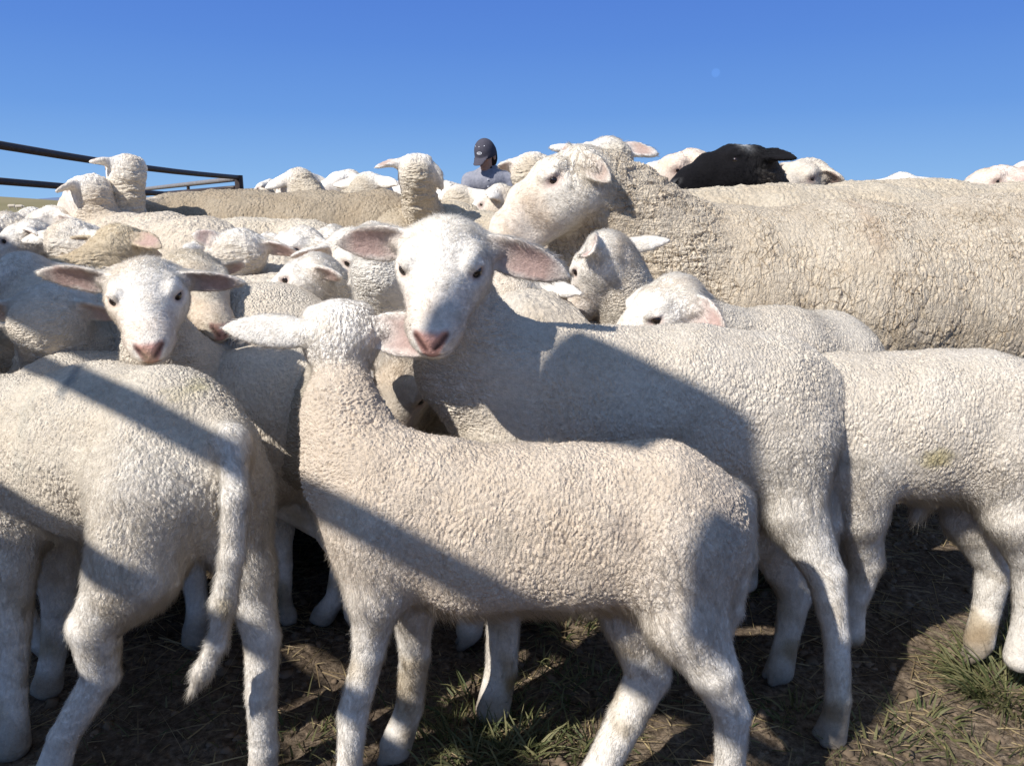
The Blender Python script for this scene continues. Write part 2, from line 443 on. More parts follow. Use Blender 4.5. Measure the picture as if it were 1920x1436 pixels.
class Head:
    def __init__(s, c, F, U, u, kind='lamb', ears=None, earlen=.62, earw=.185, eyes=True, colour=None, jaw=0.0, fluff=0.0, short=0.0):
        s.c = np.asarray(c, float); s.F = nrm(F); U = np.asarray(U, float); s.U = nrm(U - s.F * U.dot(s.F)); s.Rv = np.cross(s.F, s.U)
        s.u, s.kind, s.ears, s.el, s.ew, s.eyes, s.colour, s.jaw = u, kind, ears, earlen, earw, eyes, colour, jaw; s.fluff = fluff; s.short = short
    def pt(s, x, f, z): return s.c + s.u * (x * s.Rv + f * s.F + z * s.U)
    def vec(s, x, f, z): return x * s.Rv + f * s.F + z * s.U
    def loc(s, V):
        q = (V - s.c) / s.u
        return q @ s.Rv, q @ s.F, q @ s.U
    def add(s, fd):
        u, A, pt = s.u, fd.add, s.pt
        kw = dict(region='head', flow=-s.F, side=s.Rv)
        if s.kind == 'lamb':
            prof = [(-.02, .00, .315, .285), (.18, .005, .300, .25), (.42, -.045, .200, .20), (.66, -.095, .165, .145), (.77, -.11, .128, .105)]
            ey = (.232, .300, .095); s.dv = (.80, .60)
        else:
            prof = [(-.04, -.02, .240, .25), (.20, .00, .220, .245), (.45, -.015, .155, .200), (.68, -.075, .122, .150), (.84, -.12, .104, .112)]
            ey = (.200, .23, .085); s.dv = (.95, .30)
        s.ey = ey
        for (f0, z0, w0, h0), (f1, z1, w1, h1) in zip(prof, prof[1:]):
            A(pt(0, f0, z0), pt(0, f1, z1), (w0 * u, h0 * u), (w1 * u, h1 * u), k=.10 * u, cap=.85, **kw)
        wl = .9 if s.kind != 'lamb' else 1.0
        A(pt(0, .08, -.20), pt(0, .72, -.225 - s.jaw), (.135 * u * wl, .11 * u), (.080 * u, .052 * u), k=.10 * u, **kw)      # jaw
        for sg in (-1, 1):
            A(pt(sg * .13 * wl, .10, -.13), pt(sg * .10 * wl, .34, -.13), .135 * u, .085 * u, k=.10 * u, **kw)                   # cheek
            A(pt(sg * ey[0] * .92, ey[1] - .11, ey[2] + .070), pt(sg * ey[0] * .88, ey[1] + .04, ey[2] + .070), .060 * u, .044 * u, k=.06 * u, **kw)  # brow
            A(pt(sg * ey[0] * .74, ey[1] + .10, ey[2] - .08), pt(sg * ey[0] * .95, ey[1] - .06, ey[2] - .085), .045 * u, .055 * u, k=.05 * u, **kw)   # cheek bone
            A(pt(sg * .058, .74, -.160), pt(sg * .040, .805, -.150), .062 * u, .048 * u, k=.05 * u, **kw)                         # upper lip
            A(pt(sg * .060, .775, -.055), pt(sg * .062, .80, -.07), .052 * u, .050 * u, k=.04 * u, **kw)                        # nostril wing
        for sg in (-1, 1):
            e = pt(sg * ey[0], ey[1], ey[2]); o_ = s.vec(sg * s.dv[0], s.dv[1], 0); t_ = s.vec(-sg * s.dv[1], s.dv[0], 0)
            er_ = .041 if s.kind == 'lamb' else .027; q = A(e + (o_ * .052 + t_ * .024 + s.U * -.004) * u, e + (o_ * .052 - t_ * .024 + s.U * .000) * u, er_ * u, er_ * u, k=.014 * u, **kw); q.op = 's'
            A(e + (o_ * .022 + t_ * .045 + s.U * .050) * u, e + (o_ * .026 - t_ * .045 + s.U * .046) * u, .019 * u, .019 * u, k=.018 * u, **kw)
            A(e + (o_ * .016 + t_ * .050 + s.U * -.054) * u, e + (o_ * .018 - t_ * .045 + s.U * -.044) * u, .014 * u, .014 * u, k=.018 * u, **kw)
            q = A(pt(sg * .032, .880, -.130), pt(sg * .098, .838, -.045), (.026 * u, .020 * u), (.030 * u, .020 * u), k=.016 * u, **kw); q.op = 's'
            q = A(pt(sg * .16, .70, -.205), pt(0, .90, -.196), .015 * u, .013 * u, k=.018 * u, **kw); q.op = 's'
        q = A(pt(0, .905, -.09), pt(0, .885, -.20), .010 * u, .009 * u, k=.02 * u, **kw); q.op = 's'
        s.earp = []
        er = s.ears
        if er is None: er = [dict(sg=-1), dict(sg=1)]
        for e in er:
            sg = e['sg']; l = e.get('l'); n = e.get('n')
            l = s.vec(sg * .95, -.18, -.12) if l is None else np.asarray(l, float)
            n = s.vec(0, .75, -.35) if n is None else np.asarray(n, float)
            root = s.pt(sg * .23 * (1 if s.kind == 'lamb' else .82), -.06, .075)
            ln = s.el * u * e.get('len', 1)
            A(root - nrm(l) * .04 * u, root + nrm(l) * .10 * u, .085 * u, .070 * u, k=.08 * u, region='head', flow=nrm(l))
            q = Ear(root + nrm(l) * .02 * u, l, n, ln, s.ew * u * e.get('w', 1), cup=e.get('cup', .75), droop=np.asarray(e.get('droop', (0, 0, -.12)), float) * ln, thick=max(e.get('t', .018) * u, s.h * 1.0), k=.03 * u)
            fd.p.append(q); s.earp.append(q)

def sheep(name, label, cat, group, spine, side, head, legs=(), tail=None, h=.0035, mat=None, wool=WOOL_LAMB, face=FACE, fuzz=1.0,
          extra=(), paint=None, legcol=None, belly=None, neckn=2, woolen=.005, hairz=-1, stain_shade_patches=()):
    t0 = time.time()
    fd = Field(); hd = head
    sp = [np.asarray(q[0], float) for q in spine]; sr = [np.asarray(q[1], float) for q in spine]
    nt = len(spine) - neckn
    for i in range(len(sp) - 1):
        isneck = i >= nt - 1
        fl = nrm(sp[max(i, 0)] - sp[i + 1]) + np.array([0, 0, -.5]) if not isneck else nrm(sp[i] - sp[i + 1])
        fd.add(sp[i], sp[i + 1], sr[i], sr[i + 1], side=side, k=.045 if not isneck else .035, region='neck' if isneck else 'wool', flow=fl)
    if hd is not None: hd.h = h; hd.add(fd)
    for lg in legs:
        pts = [np.asarray(q[0], float) for q in lg]; rad = [q[1] for q in lg]
        for i in range(len(pts) - 1):
            fs = (.95, .84, .82, .78, .77, .72, .70, .70)
            rg_ = 'thigh' if i == 0 else ('leg' if i < len(pts) - 2 or len(pts) < 3 else 'foot')
            fd.add(pts[i], pts[i + 1], rad[i] * fs[i], rad[i + 1] * fs[i + 1], region=rg_, side=side, k=.035 if i == 0 else (.014 if i == 1 else .005), flow=nrm(pts[i + 1] - pts[i]) + np.array([0, 0, -.3]))
        # two pointed toes
        e_ = pts[-1]; fw_ = sp[-2] - sp[0]; fw_ = nrm(fw_ * [1, 1, 0]); sw_ = np.array([-fw_[1], fw_[0], 0]); hs_ = min(rad[-1] / .026, .95)
        for sg in (-1, 1):
            a_ = e_ + sw_ * sg * .010 * hs_ + fw_ * .002; a_[2] = .024 * hs_; b_ = e_ + sw_ * sg * .010 * hs_ + fw_ * .017 * hs_; b_[2] = .008
            fd.add(a_, b_, .0115 * hs_, .0075 * hs_, side=sw_, k=.006, region='hoof', flow=(0, 0, -1))
    if tail is not None:
        pts = [np.asarray(q[0], float) for q in tail]; rad = [q[1] for q in tail]
        for i in range(len(pts) - 1): fd.add(pts[i], pts[i + 1], rad[i], rad[i + 1], k=.02 if i == 0 else .008, region='tail', flow=nrm(pts[i + 1] - pts[i]))
    for e in extra: fd.p.append(e)
    V, Q = fd.mesh(h)
    N, area = vnormals(V, Q)
    # muscle, fold and clumped fleece unevenness over the trunk
    hv_ = np.clip((np.abs(V - (hd.c if hd is not None else 0)).max(1) - .10) / .05, 0, 1) * np.clip((V[:, 2] - .18) / .12, 0, 1)
    sz_ = np.linalg.norm(sp[-2] - sp[0])
    V = V + N * (hv_ * (snoise(V, 16 / sz_ * .8, 21 + len(label)) * .0065 * sz_ + snoise(V, 38, 22 + len(label)) * .0022 + snoise(V, 85, 23) * .0010))[:, None]
    N, area = vnormals(V, Q)
    W, Fl = fd.weights(V)
    Z = np.zeros(len(V)); g = lambda r: W.get(r, Z)
    wl = g('wool') + g('neck') + g('thigh') * .9 + g('tail') * .35 + g('belly') * .4 + g('leg') * .12
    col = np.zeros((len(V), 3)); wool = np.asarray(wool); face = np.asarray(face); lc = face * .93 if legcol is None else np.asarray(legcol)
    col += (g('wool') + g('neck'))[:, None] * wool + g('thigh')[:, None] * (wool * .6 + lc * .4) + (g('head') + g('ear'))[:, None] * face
    col += (g('leg') + g('foot') + g('tail') + g('belly'))[:, None] * lc + g('hoof')[:, None] * np.array((.06, .045, .03))
    wet = np.zeros(len(V)); hl = np.zeros(len(V)); lift = np.full(len(V), .3)
    hl += (g('wool') + g('neck')) * woolen + g('thigh') * .009 + g('leg') * .0068 + g('foot') * .0045 + g('tail') * .008 + g('head') * .0055 + g('ear') * .0055 + g('belly') * .018
    lift = g('wool') * .75 + g('neck') * .7 + g('thigh') * .5 + g('leg') * .22 + g('foot') * .15 + g('tail') * .35 + g('head') * .22 + g('ear') * .25 + g('belly') * .45
    dens = (g('wool') + g('neck')) * 60e3 + g('thigh') * 220e3 + (g('leg') + g('foot') + g('tail') + g('belly')) * 480e3 + (g('head') + g('ear')) * 560e3
    # hair gets long and loose underneath
    dn = np.clip(-N[:, 2] - .35, 0, 1) * (g('wool') + g('thigh'))
    hl += dn * .022; dens += dn * 300e3; lift = lift * (1 - dn) + .5 * dn
    wl = wl * (1 - np.clip(dn * .8, 0, .8)); col = col * (1 - dn[:, None] * .5) + lc * dn[:, None] * .5
    if hd is not None:
        x, f, z = hd.loc(V); hw = g('head'); ax = np.abs(x)
        r_ = (x ** 2 + f ** 2 + z ** 2) ** .5; near = r_ < 1.15
        # woolly poll
        poll = np.clip((.30 - f - .5 * np.clip(.1 - z, 0, 1)) / .3, 0, 1) * hw
        wl = wl + poll * (.75 if hd.kind == 'lamb' else .9); hl += poll * (.0035 if hd.kind == 'lamb' else .001); lift += poll * .08; hl += poll * hd.fluff * .011; hl *= 1 - .55 * poll * hd.short; dens = dens * (1 - .55 * poll * hd.short); wl += .6 * poll * hd.short; lift += poll * hd.fluff * .15; wl = wl * (1 - .7 * poll * min(hd.fluff, 1)); dens += poll * hd.fluff * 300e3
        col = col * (1 + .10 * poll[:, None])
        def blend(m, c, a=1.0):
            nonlocal col
            m = (np.clip(m, 0, 1) * a * hw)[:, None]; col = col * (1 - m) + np.asarray(c) * m
        dk = hd.colour == 'black'
        pink = (.025, .022, .022) if dk else PINK
        nose = np.clip((f - .77) / .03, 0, 1) * np.clip((.118 + .50 * np.clip(z + .06, -1, 0) - ax) / .02, 0, 1) * np.clip((-.005 - z) / .03, 0, 1) * np.clip((z + .205) / .015, 0, 1)
        blend(nose, pink, .95); hl *= 1 - .95 * nose * hw; wet += nose * hw * .9
        blend(np.exp(-((f - .70) / .10) ** 2) * np.clip(1 - nose, 0, 1), (.60, .46, .36) if not dk else (.02, .02, .02), .35)
        tn = np.clip(((ax - .030) * .068 + (z + .130) * .080) / (.068 ** 2 + .08 ** 2), 0, 1); nd = np.sqrt((ax - .030 - .068 * tn) ** 2 + (z + .130 - .08 * tn) ** 2 + (f > .75) * 0); blend(np.exp(-(nd / .021) ** 2) * (f > .77), (.05, .016, .014), .95)
        mth = np.exp(-((z + .197 + .045 * (.88 - f)) / .012) ** 2) * np.clip((f - .58) / .1, 0, 1); blend(mth, (.16, .065, .055), .75); hl *= 1 - .8 * mth * hw
        e = hd.ey; ed = np.sqrt((ax - e[0]) ** 2 + ((f - e[1]) * .85) ** 2 + ((z - e[2]) * 1.2) ** 2)
        rim = np.exp(-(ed / .075) ** 4); blend(rim, (.40, .25, .21) if not dk else (.01, .01, .01), .75); hl *= 1 - .9 * np.exp(-(ed / .095) ** 4) * hw
        blend(np.exp(-(ed / .045) ** 4), (.06, .035, .03), .8)
        blend(np.exp(-(((f - .48) / .16) ** 2 + ((ax - .15) / .07) ** 2)) * (z < .1), (.60, .42, .34), .22 if not dk else 0)
        Fl = Fl + (hd.Rv[None] * (np.sign(x) * .45 * np.clip(ax * 5, 0, 1))[:, None] + hd.U[None] * -.25) * hw[:, None]
        mo_ = snoise(V, 300, 12)
        for q in hd.earp:
            ex, ey_, ez, Wp = q.loc(V); we = g('ear') * ((ex > -.15) & (ex < 1.2) & (np.abs(ey_) < q.W * 1.6) & (np.abs(ez) < .03))
            inn = np.clip((ez + .0008) / .0012, 0, 1) * np.clip((1 - np.abs(ey_) / Wp + .10 * mo_) / .42, 0, 1) * np.clip((.95 - ex) / .25, 0, 1) * np.clip(ex * 10 + .6, 0, 1) * we
            pk = np.array((.44, .30, .265) if hd.kind == 'lamb' else (.42, .29, .24)) if not dk else np.array((.03, .025, .025))
            pk = pk[None] * (1 - .45 * np.clip((.45 - ex) / .4, 0, 1) * 1)[:, None] if not dk else pk
            col = col * (1 - inn[:, None] * .92) + pk * inn[:, None] * .92; hl *= 1 - .55 * inn; dens = dens * (1 - .50 * inn)
            edge = np.clip(np.abs(ey_) / Wp - .72, 0, .28) / .28 * we; hl += edge * .006; dens += edge * 500e3
        dens += 300e3 * hw * (f < .75)
    if hd is not None and hd.colour != 'black':
        sf = np.clip(snoise(V, 60, 30 + len(label)) * 1.3 - .45, 0, 1) * .40 * g('head') + np.clip(snoise(V, 140, 31) - .55, 0, 1) * .5 * g('head') * np.clip((f - .35) / .3, 0, 1)
        col = col * (1 - sf[:, None]) + np.array((.50, .37, .24)) * sf[:, None]
    mott = snoise(V, 45, 5) * .5 + snoise(V, 120, 6) * .35
    low = g('leg') + g('foot') + g('tail') * .6
    stain = np.clip(mott * 1.6 + .15 * g('foot') - .12, 0, 1) * low
    col = col * (1 - stain[:, None] * .62) + np.array((.31, .225, .11)) * stain[:, None] * .62
    gd = np.clip((.062 - V[:, 2] + .030 * mott) / .035, 0, 1) * (g('foot') + g('leg')); col = col * (1 - gd[:, None] * .75) + np.array((.16, .11, .06)) * gd[:, None] * .8
    col *= (1 + .07 * mott)[:, None]
    if hd is not None and hd.colour == 'black':
        m = (g('head') + g('ear'))[:, None]; wp = (np.exp(-((f - .06) / .07) ** 2 - ((z - .25) / .08) ** 2) * g('head'))[:, None]
        col = col * (1 - m) + m * (np.array((.007, .0065, .008)) + wp * .35)
    for (sx, sy, sY, rx, ry, sc_, st_) in stain_shade_patches:      # dirt, dung, marker and painted rump-shade patches with their own outline
        c_ = P(sx, sy, sY); q_ = (V - c_) * FPX / sY; d_ = np.sqrt((q_[:, 0] / rx) ** 2 + (q_[:, 2] / ry) ** 2 + (q_[:, 1] / (max(rx, ry) * 2.2)) ** 2)
        m_ = (np.clip(1.25 - d_ + .35 * snoise(V, 110, 8) + .2 * snoise(V, 330, 9), 0, 1) * st_)[:, None]; col = col * (1 - m_) + np.asarray(sc_) * m_
    if paint is not None: col, hl, dens, wl = paint(V, N, W, col, hl, dens, wl)
    col = np.clip(col, .004, .9)
    base = np.array([V[:, 0].mean(), V[:, 1].mean(), 0.0])
    att = np.stack([np.clip(wl, 0, 1), np.clip(g('neck') + g('tail') * 0, 0, 1), np.clip(wet, 0, 1)], 1)
    o = build_mesh(name, V, Q, mat or M_LAMB, base, attrs={'col': col, 'att': att})
    o['label'] = label; o['category'] = cat
    if group: o['group'] = group
    dens = dens * (V[:, 2] > hairz) * (1 - g('hoof'))
    if fuzz > 0:
        fur(o, base, V, Q, N, area, dens * fuzz, hl, np.clip(lift, .05, 1), Fl, col, seed=hash(label) % 9999 if False else int(abs(base[0] * 1000 + base[1] * 7000)), name='fleece_fibre', radius=.00011 if fuzz > .5 else (.00016 if fuzz > .2 else .0003), K=5 if fuzz > .5 else 3)
    if hd is not None and hd.eyes:
        for sg in (-1, 1):
            c = hd.pt(sg * hd.ey[0], hd.ey[1], hd.ey[2]) - hd.vec(sg * hd.dv[0], hd.dv[1], 0) * (.006 if hd.kind == 'lamb' else -.004) * hd.u; eye(o, c - base, hd.u * (.050 if hd.kind == 'lamb' else .036), hd)
    0 and print('%-14s %7d v  drop %d  hair %s  %.1fs' % (name, len(V), fd.dropped, HAIR[-1] if (fuzz > 0 and HAIR) else 0, time.time() - t0), flush=True)
    return o

_eye = {}
def eye(parent, loc, r, hd):
    if 'm' not in _eye:
        import bmesh
        bm = bmesh.new(); bmesh.ops.create_uvsphere(bm, u_segments=24, v_segments=16, radius=1)
        me = bpy.data.meshes.new('eye'); bm.to_mesh(me); bm.free(); me.materials.append(M_EYE)
        for p in me.polygons: p.use_smooth = True
        _eye['m'] = me
    o = bpy.data.objects.new('eye', _eye['m']); sc.collection.objects.link(o); o.parent = parent; o.location = loc; o.scale = (r, r, r)
def S(px, py, Y, ru, rv=None):
    """spine node: picture position, distance, radii (side, upright) in picture units at that distance"""
    k = Y / FPX; rv = ru if rv is None else rv
    return (P(px, py, Y), (ru * k, rv * k))
def J(px, py, Y, r): return (P(px, py, Y), r * Y / FPX)
LG = 'lambs crowded in the pen'; EG = 'grown sheep crowded behind the lambs'

def flock(name, label, head, F, U, u, kind, body, heading, size, side=None, ears=None, h=None, face=FACE, wool=None, mat=None, colour=None, bellyr=1.0, fuzz=None, headz=None, elen=.55, ew=.16, neckr=1.0, group=None, backz=None, stain_shade_patches=()):
    """a standing animal: head at (px,py,Y); body = (px, Y) of its shoulder, heading = angle of its nose-to-tail line (deg, 0 = +x)"""
    lamb = kind == 'lamb'; size = float(size)
    c = P(*head) if len(head) == 3 else None
    a = R(heading); fw = np.array([math.cos(a), math.sin(a), 0]); sd = np.array([-math.sin(a), math.cos(a), 0])
    if body is None: sh = np.array([c[0], c[1], 0]) - fw * .30 * size
    else: sh = P(body[0], 500, body[1]); sh[2] = 0
    wz = ((.46 if lamb else .70) * size if backz is None else backz) - .028
    g = wz / .70
    B = lambda x, z, y=0: sh + fw * x * g + sd * y * g + np.array([0, 0, z * g])
    sr = lambda a_, b_: (a_ * g * bellyr, b_ * g)
    nb = B(.13, .575)
    hb = c - nrm(F) * .10 * u - nrm(U) * .10 * u
    mid = nb * .5 + hb * .5 + np.array([0, 0, -.02 * g])
    sp = [(B(-.66, .52), sr(.11, .13)), (B(-.55, .545), sr(.135, .15)), (B(-.35, .535), sr(.155, .165)), (B(-.12, .525), sr(.150, .175)), (B(.03, .535), sr(.125, .165)),
          (nb, (.095 * g * neckr, .12 * g * neckr)), (mid, (.078 * g * neckr, .088 * g * neckr)), (hb, (.24 * u * neckr, .26 * u * neckr))]
    legs = []
    for y in (-.085, .085):
        dx = rng.uniform(-.05, .05)
        legs.append([(B(-.58, .46, y), .11 * g), (B(-.56, .34, y * 1.1), .085 * g), (B(-.70 + dx, .20, y), .038 * g), (B(-.66 + dx, .06, y), .027 * g), (B(-.63 + dx, .018, y), .033 * g)])
        dx = rng.uniform(-.05, .05)
        legs.append([(B(.02, .42, y), .085 * g), (B(.00 + dx * .5, .28, y), .048 * g), (B(.01 + dx, .17, y), .034 * g), (B(.01 + dx, .055, y), .025 * g), (B(.03 + dx, .018, y), .033 * g)])
    hd = Head(c, F, U, u, 'lamb' if lamb else 'ewe', ears=ears, earlen=elen, earw=ew, colour=colour)
    tail = [(B(-.76, .56), .035 * g), (B(-.80, .46), .026 * g), (B(-.79, .34), .016 * g)] if lamb else [(B(-.74, .56), .04 * g), (B(-.79, .50), .035 * g)]
    Yd = head[2]
    return sheep(name, label, name, group or (LG if lamb else EG), sp, sd, hd, legs, tail, h=h or min(max(.0016 * Yd * 1.9, .0045), .009), mat=mat or (M_LAMB if lamb and Yd < 1.6 else M_FAR),
                 wool=wool if wool is not None else (WOOL_LAMB if lamb else WOOL_EWE), face=face, neckn=3, fuzz=fuzz if fuzz is not None else (.45 if Yd < 1.5 else .12 if Yd < 2.2 else .05), stain_shade_patches=stain_shade_patches, hairz=P(960, 900 if Yd < 1.3 else 640, Yd)[2])

# ================================================================= the lambs nearest the camera
# A: seen from its right side, head turned away
hA = Head(P(642, 634, .85), (-.30, .86, .12), (0, -.1, 1), .142, short=1.0, ears=[dict(sg=-1, l=(-1, -.10, .16), n=(-.2, .9, -.5), len=1.15, w=1.05, cup=.5, droop=(0, 0, -.08)), dict(sg=1, l=(.95, -.25, -.14), n=(-.05, -1, .22), len=1.2, w=1.3, cup=.35, droop=(0, 0, .05))])
sheep('lamb', 'pale cream lamb in front centre seen side on with its head turned away', 'lamb', LG,
      [S(1300, 985, .75, 95, 118), S(1230, 972, .75, 112, 136), S(1080, 985, .76, 118, 148), S(900, 990, .76, 118, 150), S(740, 950, .76, 108, 142), S(668, 885, .77, 80, 98), S(640, 775, .80, 54, 62), S(640, 690, .84, 44, 50)], (0, 1, 0), hA,
      legs=[[J(705, 1000, .73, 88), J(702, 1110, .72, 66), J(692, 1225, .715, 42), J(662, 1335, .71, 40), J(655, 1440, .70, 34), J(645, 1520, .705, 44)],
            [J(770, 1010, .80, 80), J(772, 1130, .80, 52), J(778, 1225, .81, 38), J(768, 1325, .83, 36), J(742, 1398, .83, 46)],
            [J(1275, 1020, .73, 112), J(1285, 1150, .715, 96), J(1335, 1255, .70, 62), J(1372, 1335, .70, 48), J(1368, 1440, .70, 40), J(1350, 1540, .70, 52)],
            [J(1200, 1030, .80, 100), J(1190, 1150, .79, 78), J(1215, 1262, .79, 56), J(1175, 1345, .77, 50), J(1120, 1450, .75, 46), J(1090, 1500, .75, 52)]],
      tail=[J(1372, 945, .77, 38), J(1388, 1040, .77, 30), J(1372, 1140, .78, 23), J(1350, 1200, .78, 14)], h=.0022, neckn=3, wool=(.56, .47, .375),
      stain_shade_patches=[(1090, 890, .68, 45, 40, (.34, .28, .23), .6), (1350, 930, .74, 42, 110, (.30, .265, .24), .5), (1180, 1000, .68, 30, 60, (.34, .28, .23), .55), (1310, 1330, .68, 14, 26, (.38, .25, .07), .75), (950, 1010, .68, 24, 60, (.36, .31, .25), .4)])  # the tall grey rump patch paints in the rump's own shading

# B: looks straight at the camera
hB = Head(P(838, 484, .89), (-.06, -.87, -.47), (0, -.5, .85), .170, ears=[dict(sg=1, l=(-1, .05, .10), n=(-.15, -1, -.45), len=.92, w=.98, cup=.6), dict(sg=-1, l=(.92, -.05, -.26), n=(.10, -1, -.30), len=1.05, w=.98, cup=.6, droop=(0, 0, -.06))])
sheep('lamb', 'white faced lamb with a pink nose staring straight at the camera from the middle', 'lamb', LG,
      [S(1500, 790, 1.0, 85, 112), S(1420, 772, .99, 115, 138), S(1280, 775, .97, 120, 154), S(1110, 770, .96, 115, 152), S(965, 745, .95, 100, 138), S(890, 680, .94, 84, 100), S(852, 590, .925, 66, 72), S(845, 540, .91, 60, 64)], (0, 1, 0), hB,
      legs=[[J(1470, 840, .96, 95), J(1478, 950, .94, 74), J(1548, 1075, .91, 46), J(1568, 1190, .895, 33), J(1572, 1310, .875, 33), J(1560, 1378, .87, 42)],
            [J(1430, 880, 1.05, 80), J(1440, 1000, 1.04, 60), J(1490, 1115, 1.03, 38), J(1475, 1200, 1.02, 30), J(1462, 1255, 1.0, 38)],
            [J(960, 850, .92, 76), J(950, 1000, .92, 54), J(945, 1130, .93, 44), J(940, 1255, .93, 42), J(925, 1325, .92, 48)],
            [J(920, 850, 1.04, 60), J(895, 1000, 1.05, 45), J(890, 1100, 1.08, 34), J(880, 1180, 1.09, 36)]],
      tail=[J(1535, 770, .99, 36), J(1560, 860, .985, 25), J(1556, 980, .98, 18), J(1552, 1040, .98, 12)], h=.0023, neckn=3,
      stain_shade_patches=[(1552, 850, .96, 16, 50, (.035, .03, .025), .9), (1300, 820, .86, 60, 60, (.38, .32, .25), .4), (960, 1290, .90, 16, 22, (.22, .14, .05), .8), (1565, 1090, .86, 30, 30, (.45, .38, .28), .5)])

# C: rump towards the camera at the left
sheep('lamb', 'front left lamb with its rump and long hanging tail towards the camera', 'lamb', LG,
      [S(405, 880, .83, 86, 118), S(330, 850, .86, 125, 150), S(200, 850, .91, 140, 162), S(40, 850, .96, 125, 145), S(-90, 800, 1.0, 90, 110), S(-170, 700, 1.03, 60, 70), S(-200, 620, 1.04, 50, 52)], (.35, .9, 0),
      Head(P(-215, 600, 1.05), (-.9, .2, -.3), (0, 0, 1), .150, eyes=False),
      legs=[[J(290, 930, .80, 130), J(255, 1060, .775, 112), J(178, 1170, .765, 60), J(190, 1265, .77, 46), J(120, 1380, .76, 39), J(90, 1470, .76, 52)],
            [J(430, 930, .84, 80), J(462, 1070, .82, 62), J(492, 1195, .80, 44), J(490, 1300, .79, 40), J(495, 1400, .79, 38), J(492, 1450, .79, 46)],
            [J(30, 900, .93, 95), J(25, 1050, .90, 56), J(20, 1180, .88, 44), J(22, 1300, .86, 36), J(22, 1395, .85, 48)],
            [J(85, 920, 1.02, 85), J(105, 1050, 1.0, 50), J(112, 1130, .99, 38), J(100, 1220, .98, 30), J(90, 1285, .97, 38)]],
      tail=[J(436, 830, .79, 38), J(444, 930, .75, 27), J(438, 1040, .735, 22), J(420, 1130, .73, 21), J(408, 1205, .73, 16), J(380, 1258, .73, 17), J(356, 1302, .73, 6)], h=.0022, neckn=2, wool=(.58, .515, .425),
      stain_shade_patches=[(350, 735, .80, 42, 26, (.40, .36, .16), .6), (140, 705, .88, 12, 40, (.10, .13, .16), .55), (425, 1150, .72, 16, 40, (.38, .27, .09), .6), (225, 1240, .74, 30, 22, (.42, .31, .13), .55), (60, 780, .86, 25, 90, (.42, .40, .34), .5)])

# D: face at the left
hD = Head(P(278, 546, 1.02), (.36, -.85, -.38), (.1, -.38, .9), .158, ears=[dict(sg=1, l=(-1, .05, .22), n=(-.1, -.9, -.6), len=1.15, w=1.0, cup=.6), dict(sg=-1, l=(1, .0, -.02), n=(.05, -.85, -.6), len=1.0, w=.85, cup=.8, droop=(0, 0, -.05))])
sheep('lamb', 'white lamb facing the camera at the left with its chin behind the front lamb', 'lamb', LG,
      [S(470, 790, 1.36, 75, 100), S(450, 760, 1.30, 90, 120), S(400, 745, 1.20, 85, 115), S(350, 730, 1.12, 76, 95), S(310, 680, 1.08, 62, 72), S(292, 620, 1.06, 54, 58)], (.9, -.3, 0), hD,
      legs=[[J(340, 800, 1.14, 60), J(350, 950, 1.15, 42), J(360, 1060, 1.15, 30), J(370, 1130, 1.13, 26), J(368, 1195, 1.11, 34)],
            [J(400, 800, 1.2, 60), J(430, 930, 1.2, 42), J(450, 1010, 1.2, 30), J(455, 1080, 1.2, 26), J(450, 1120, 1.2, 32)],
            [J(450, 800, 1.38, 80), J(450, 880, 1.38, 55), J(470, 960, 1.42, 30), J(470, 1000, 1.42, 24), J(468, 1020, 1.42, 28)],
            [J(500, 800, 1.36, 80), J(510, 880, 1.36, 55), J(525, 960, 1.40, 30), J(525, 1000, 1.40, 24), J(522, 1020, 1.42, 28)]],
      tail=[J(500, 740, 1.46, 30), J(505, 800, 1.47, 20)], h=.0027)

# E: muzzle rests beside D's cheek
flock('lamb', 'woolly crowned lamb whose dirty muzzle pokes out beside the left face', (356, 522, 1.22), (.60, -.66, -.42), (.3, -.3, .8), .165, 'lamb', (300, 1.42), -70, 1.15,
      ears=[dict(sg=1, l=(-.7, -.3, -.2), len=.8), dict(sg=-1, l=(.6, .7, .1), len=.7)], face=(.60, .53, .43))

# F: at the right edge
sheep('lamb', 'stocky lamb at the right edge standing side on behind the middle lamb', 'lamb', LG,
      [S(1905, 800, 1.03, 95, 120), S(1830, 792, 1.03, 112, 130), S(1700, 795, 1.03, 110, 127), S(1560, 795, 1.04, 105, 124), S(1455, 800, 1.06, 85, 105), S(1400, 850, 1.08, 60, 70), S(1370, 900, 1.10, 50, 54)], (0, 1, 0),
      Head(P(1350, 930, 1.10), (-.5, -.1, -.8), (-.5, 0, .6), .15, eyes=False),
      legs=[[J(1895, 860, .99, 100), J(1905, 960, .97, 74), J(1935, 1060, .97, 44), J(1925, 1160, .97, 32), J(1912, 1232, .97, 40)],
            [J(1830, 870, 1.08, 90), J(1820, 970, 1.06, 60), J(1865, 1060, 1.06, 42), J(1850, 1140, 1.06, 33), J(1835, 1202, 1.05, 38)],
            [J(1600, 860, 1.0, 75), J(1610, 960, 1.0, 56), J(1625, 1050, 1.02, 40), J(1600, 1140, 1.03, 28), J(1598, 1190, 1.04, 32)],
            [J(1590, 860, 1.12, 70), J(1590, 960, 1.12, 48), J(1600, 1040, 1.12, 32), J(1600, 1110, 1.13, 26), J(1600, 1150, 1.13, 30)]],
      tail=[J(1965, 760, 1.04, 36), J(1985, 860, 1.04, 26), J(1975, 960, 1.04, 16)], h=.0027, neckn=2, stain_shade_patches=[(1765, 865, .93, 38, 20, (.36, .30, .10), .6), (1620, 870, .93, 26, 18, (.16, .14, .11), .5)],
      extra=[Prim(P(1735, 915, 1.03), P(1722, 958, 1.02), .016, .006, k=.02, region='belly')])

